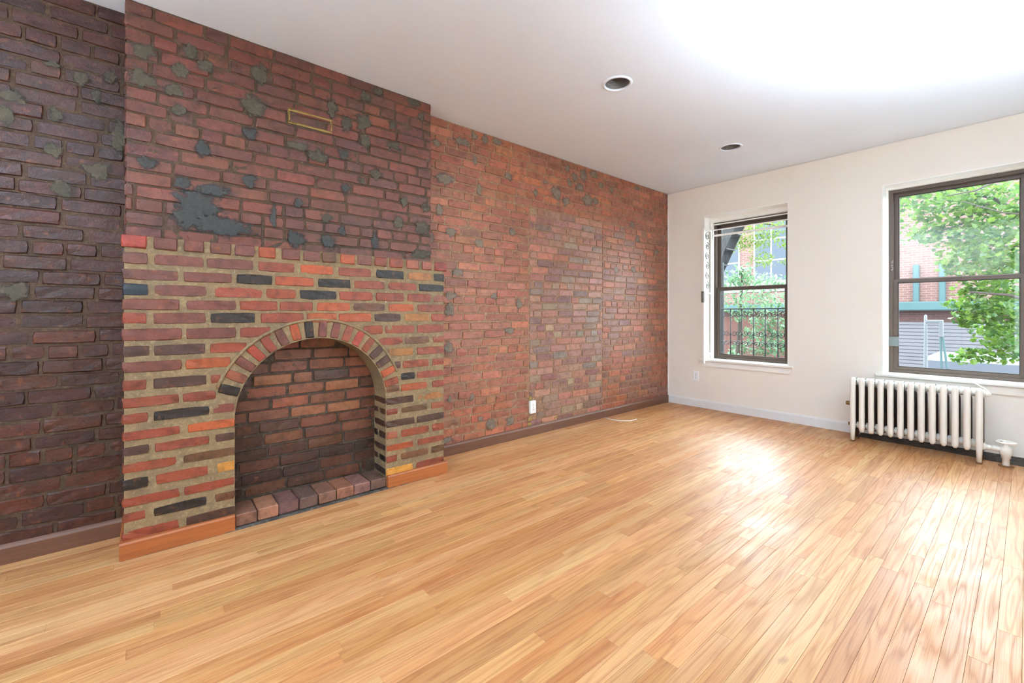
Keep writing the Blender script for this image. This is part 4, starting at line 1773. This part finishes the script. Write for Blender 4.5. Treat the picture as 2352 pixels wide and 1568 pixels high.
for (px, py, r, n) in ((2080, 450, .32, 80), (2110, 490, .34, 80), (2150, 440, .4, 130), (2190, 480, .42, 150), (2240, 440, .45, 170), (2300, 450, .5, 190),
                       (2150, 530, .32, 90), (2210, 540, .4, 140), (2260, 530, .45, 170), (2320, 540, .5, 190), (2200, 585, .3, 80), (2240, 600, .34, 110),
                       (2290, 600, .4, 150), (2335, 610, .42, 150), (2100, 540, .2, 30), (2180, 610, .18, 26),
                       (2235, 665, .26, 70), (2285, 670, .34, 120), (2330, 680, .36, 120), (2240, 715, .26, 90), (2290, 720, .32, 140), (2335, 740, .34, 130),
                       (2215, 735, .15, 34), (2275, 765, .24, 80), (2320, 790, .3, 110), (2205, 700, .12, 18), (2290, 815, .2, 60), (2230, 815, .16, 30), (2205, 825, .1, 16), (2180, 697, .1, 12)):
    cl.append(clump_px(px, py, random.Random(px * 7 + py).uniform(8.5, 9.6), r, n))
rg = random.Random(3)
for _ in range(34):               # the rest of the crown, above and beside the window
    cl.append((Vector((rg.uniform(1.6, 5.6), rg.uniform(8.0, 10.6), rg.uniform(3.6, 6.6))), (.55, .55, .42), 60))
for _ in range(14):
    cl.append((Vector((rg.uniform(3.2, 5.4), rg.uniform(8.2, 10.4), rg.uniform(.6, 3.4))), (.5, .5, .4), 70))
foliage('leaves', M['leaf_maple'], t2, [(c, r, int(n * 1.5)) for c, r, n in cl], .072, 'maple', 8)

# locust at window 1, nearer the house, small yellow-green leaves
t1 = empty('locust_tree', (-1.9, 8.6, GZ))
tag(t1, 'yellow-green locust tree with fine leaves outside the narrow window', 'tree')
T1 = Vector(t1.location)
mb = MB()
limb(mb, [(-1.9, 8.6, GZ), (-1.9, 8.6, .5), (-1.8, 8.6, 3.0), (-1.5, 8.6, 6.0)], .14, .05, T1)
mb.build('trunk', M['bark'], t1, True)
for pts in ([(-1.8, 8.6, 2.6), (-1.2, 8.7, 2.9), (-.6, 8.8, 2.9), (.0, 8.8, 2.7)], [(-1.7, 8.6, 3.6), (-1.0, 8.5, 3.7), (-.2, 8.5, 3.5), (.5, 8.5, 3.2)]):
    b_ = MB()
    limb(b_, pts, .035, .01, T1)
    b_.build('branch', M['bark'], t1, True)
cl = []
for (px, py, r, n) in ((1680, 545, .2, 120), (1700, 560, .22, 150), (1735, 560, .24, 170), (1765, 545, .24, 170), (1720, 530, .26, 170), (1670, 580, .14, 60),
                       (1745, 595, .2, 120), (1765, 600, .16, 80), (1665, 600, .1, 30), (1690, 530, .2, 90), (1750, 515, .3, 190), (1800, 560, .14, 50), (1805, 530, .2, 90), (1805, 600, .1, 30),
                       (1790, 500, .3, 150), (1720, 500, .3, 150)):
    cl.append(clump_px(px, py, random.Random(px + py).uniform(8.4, 9.0), r, n))
for _ in range(26):
    cl.append((Vector((rg.uniform(-3.4, 1.0), rg.uniform(7.8, 9.6), rg.uniform(3.3, 6.5))), (.5, .5, .4), 90))
foliage('leaves', M['leaf_locust'], t1, cl, .055, 'oval', 4)

# pale shrub-like tree behind it, lower
t3 = empty('pale_leafed_tree', (-2.6, 13.2, GZ))
tag(t3, 'pale green small tree growing behind the iron railing', 'tree')
T3 = Vector(t3.location)
mb = MB()
limb(mb, [(-2.6, 13.2, GZ), (-2.6, 13.2, -1.0), (-2.5, 13.2, .6), (-2.4, 13.2, 2.4)], .1, .03, T3)
mb.build('trunk', M['bark'], t3, True)
cl = []
for (px, py, r, n) in ((1700, 625, .4, 130), (1680, 650, .3, 70), (1720, 645, .4, 120), (1760, 645, .36, 90), (1790, 650, .3, 60), (1690, 690, .5, 140), (1740, 690, .5, 170), (1790, 700, .5, 170),
                       (1700, 720, .34, 90), (1750, 740, .4, 140), (1795, 750, .4, 140), (1725, 770, .3, 100), (1770, 780, .4, 150), (1700, 800, .26, 70), (1745, 805, .34, 110), (1795, 800, .36, 120), (1680, 815, .2, 40)):
    cl.append(clump_px(px, py, random.Random(px + py).uniform(12.4, 13.8), r, n))
foliage('leaves', M['leaf_pale'], t3, cl, .13, 'oval', 6)
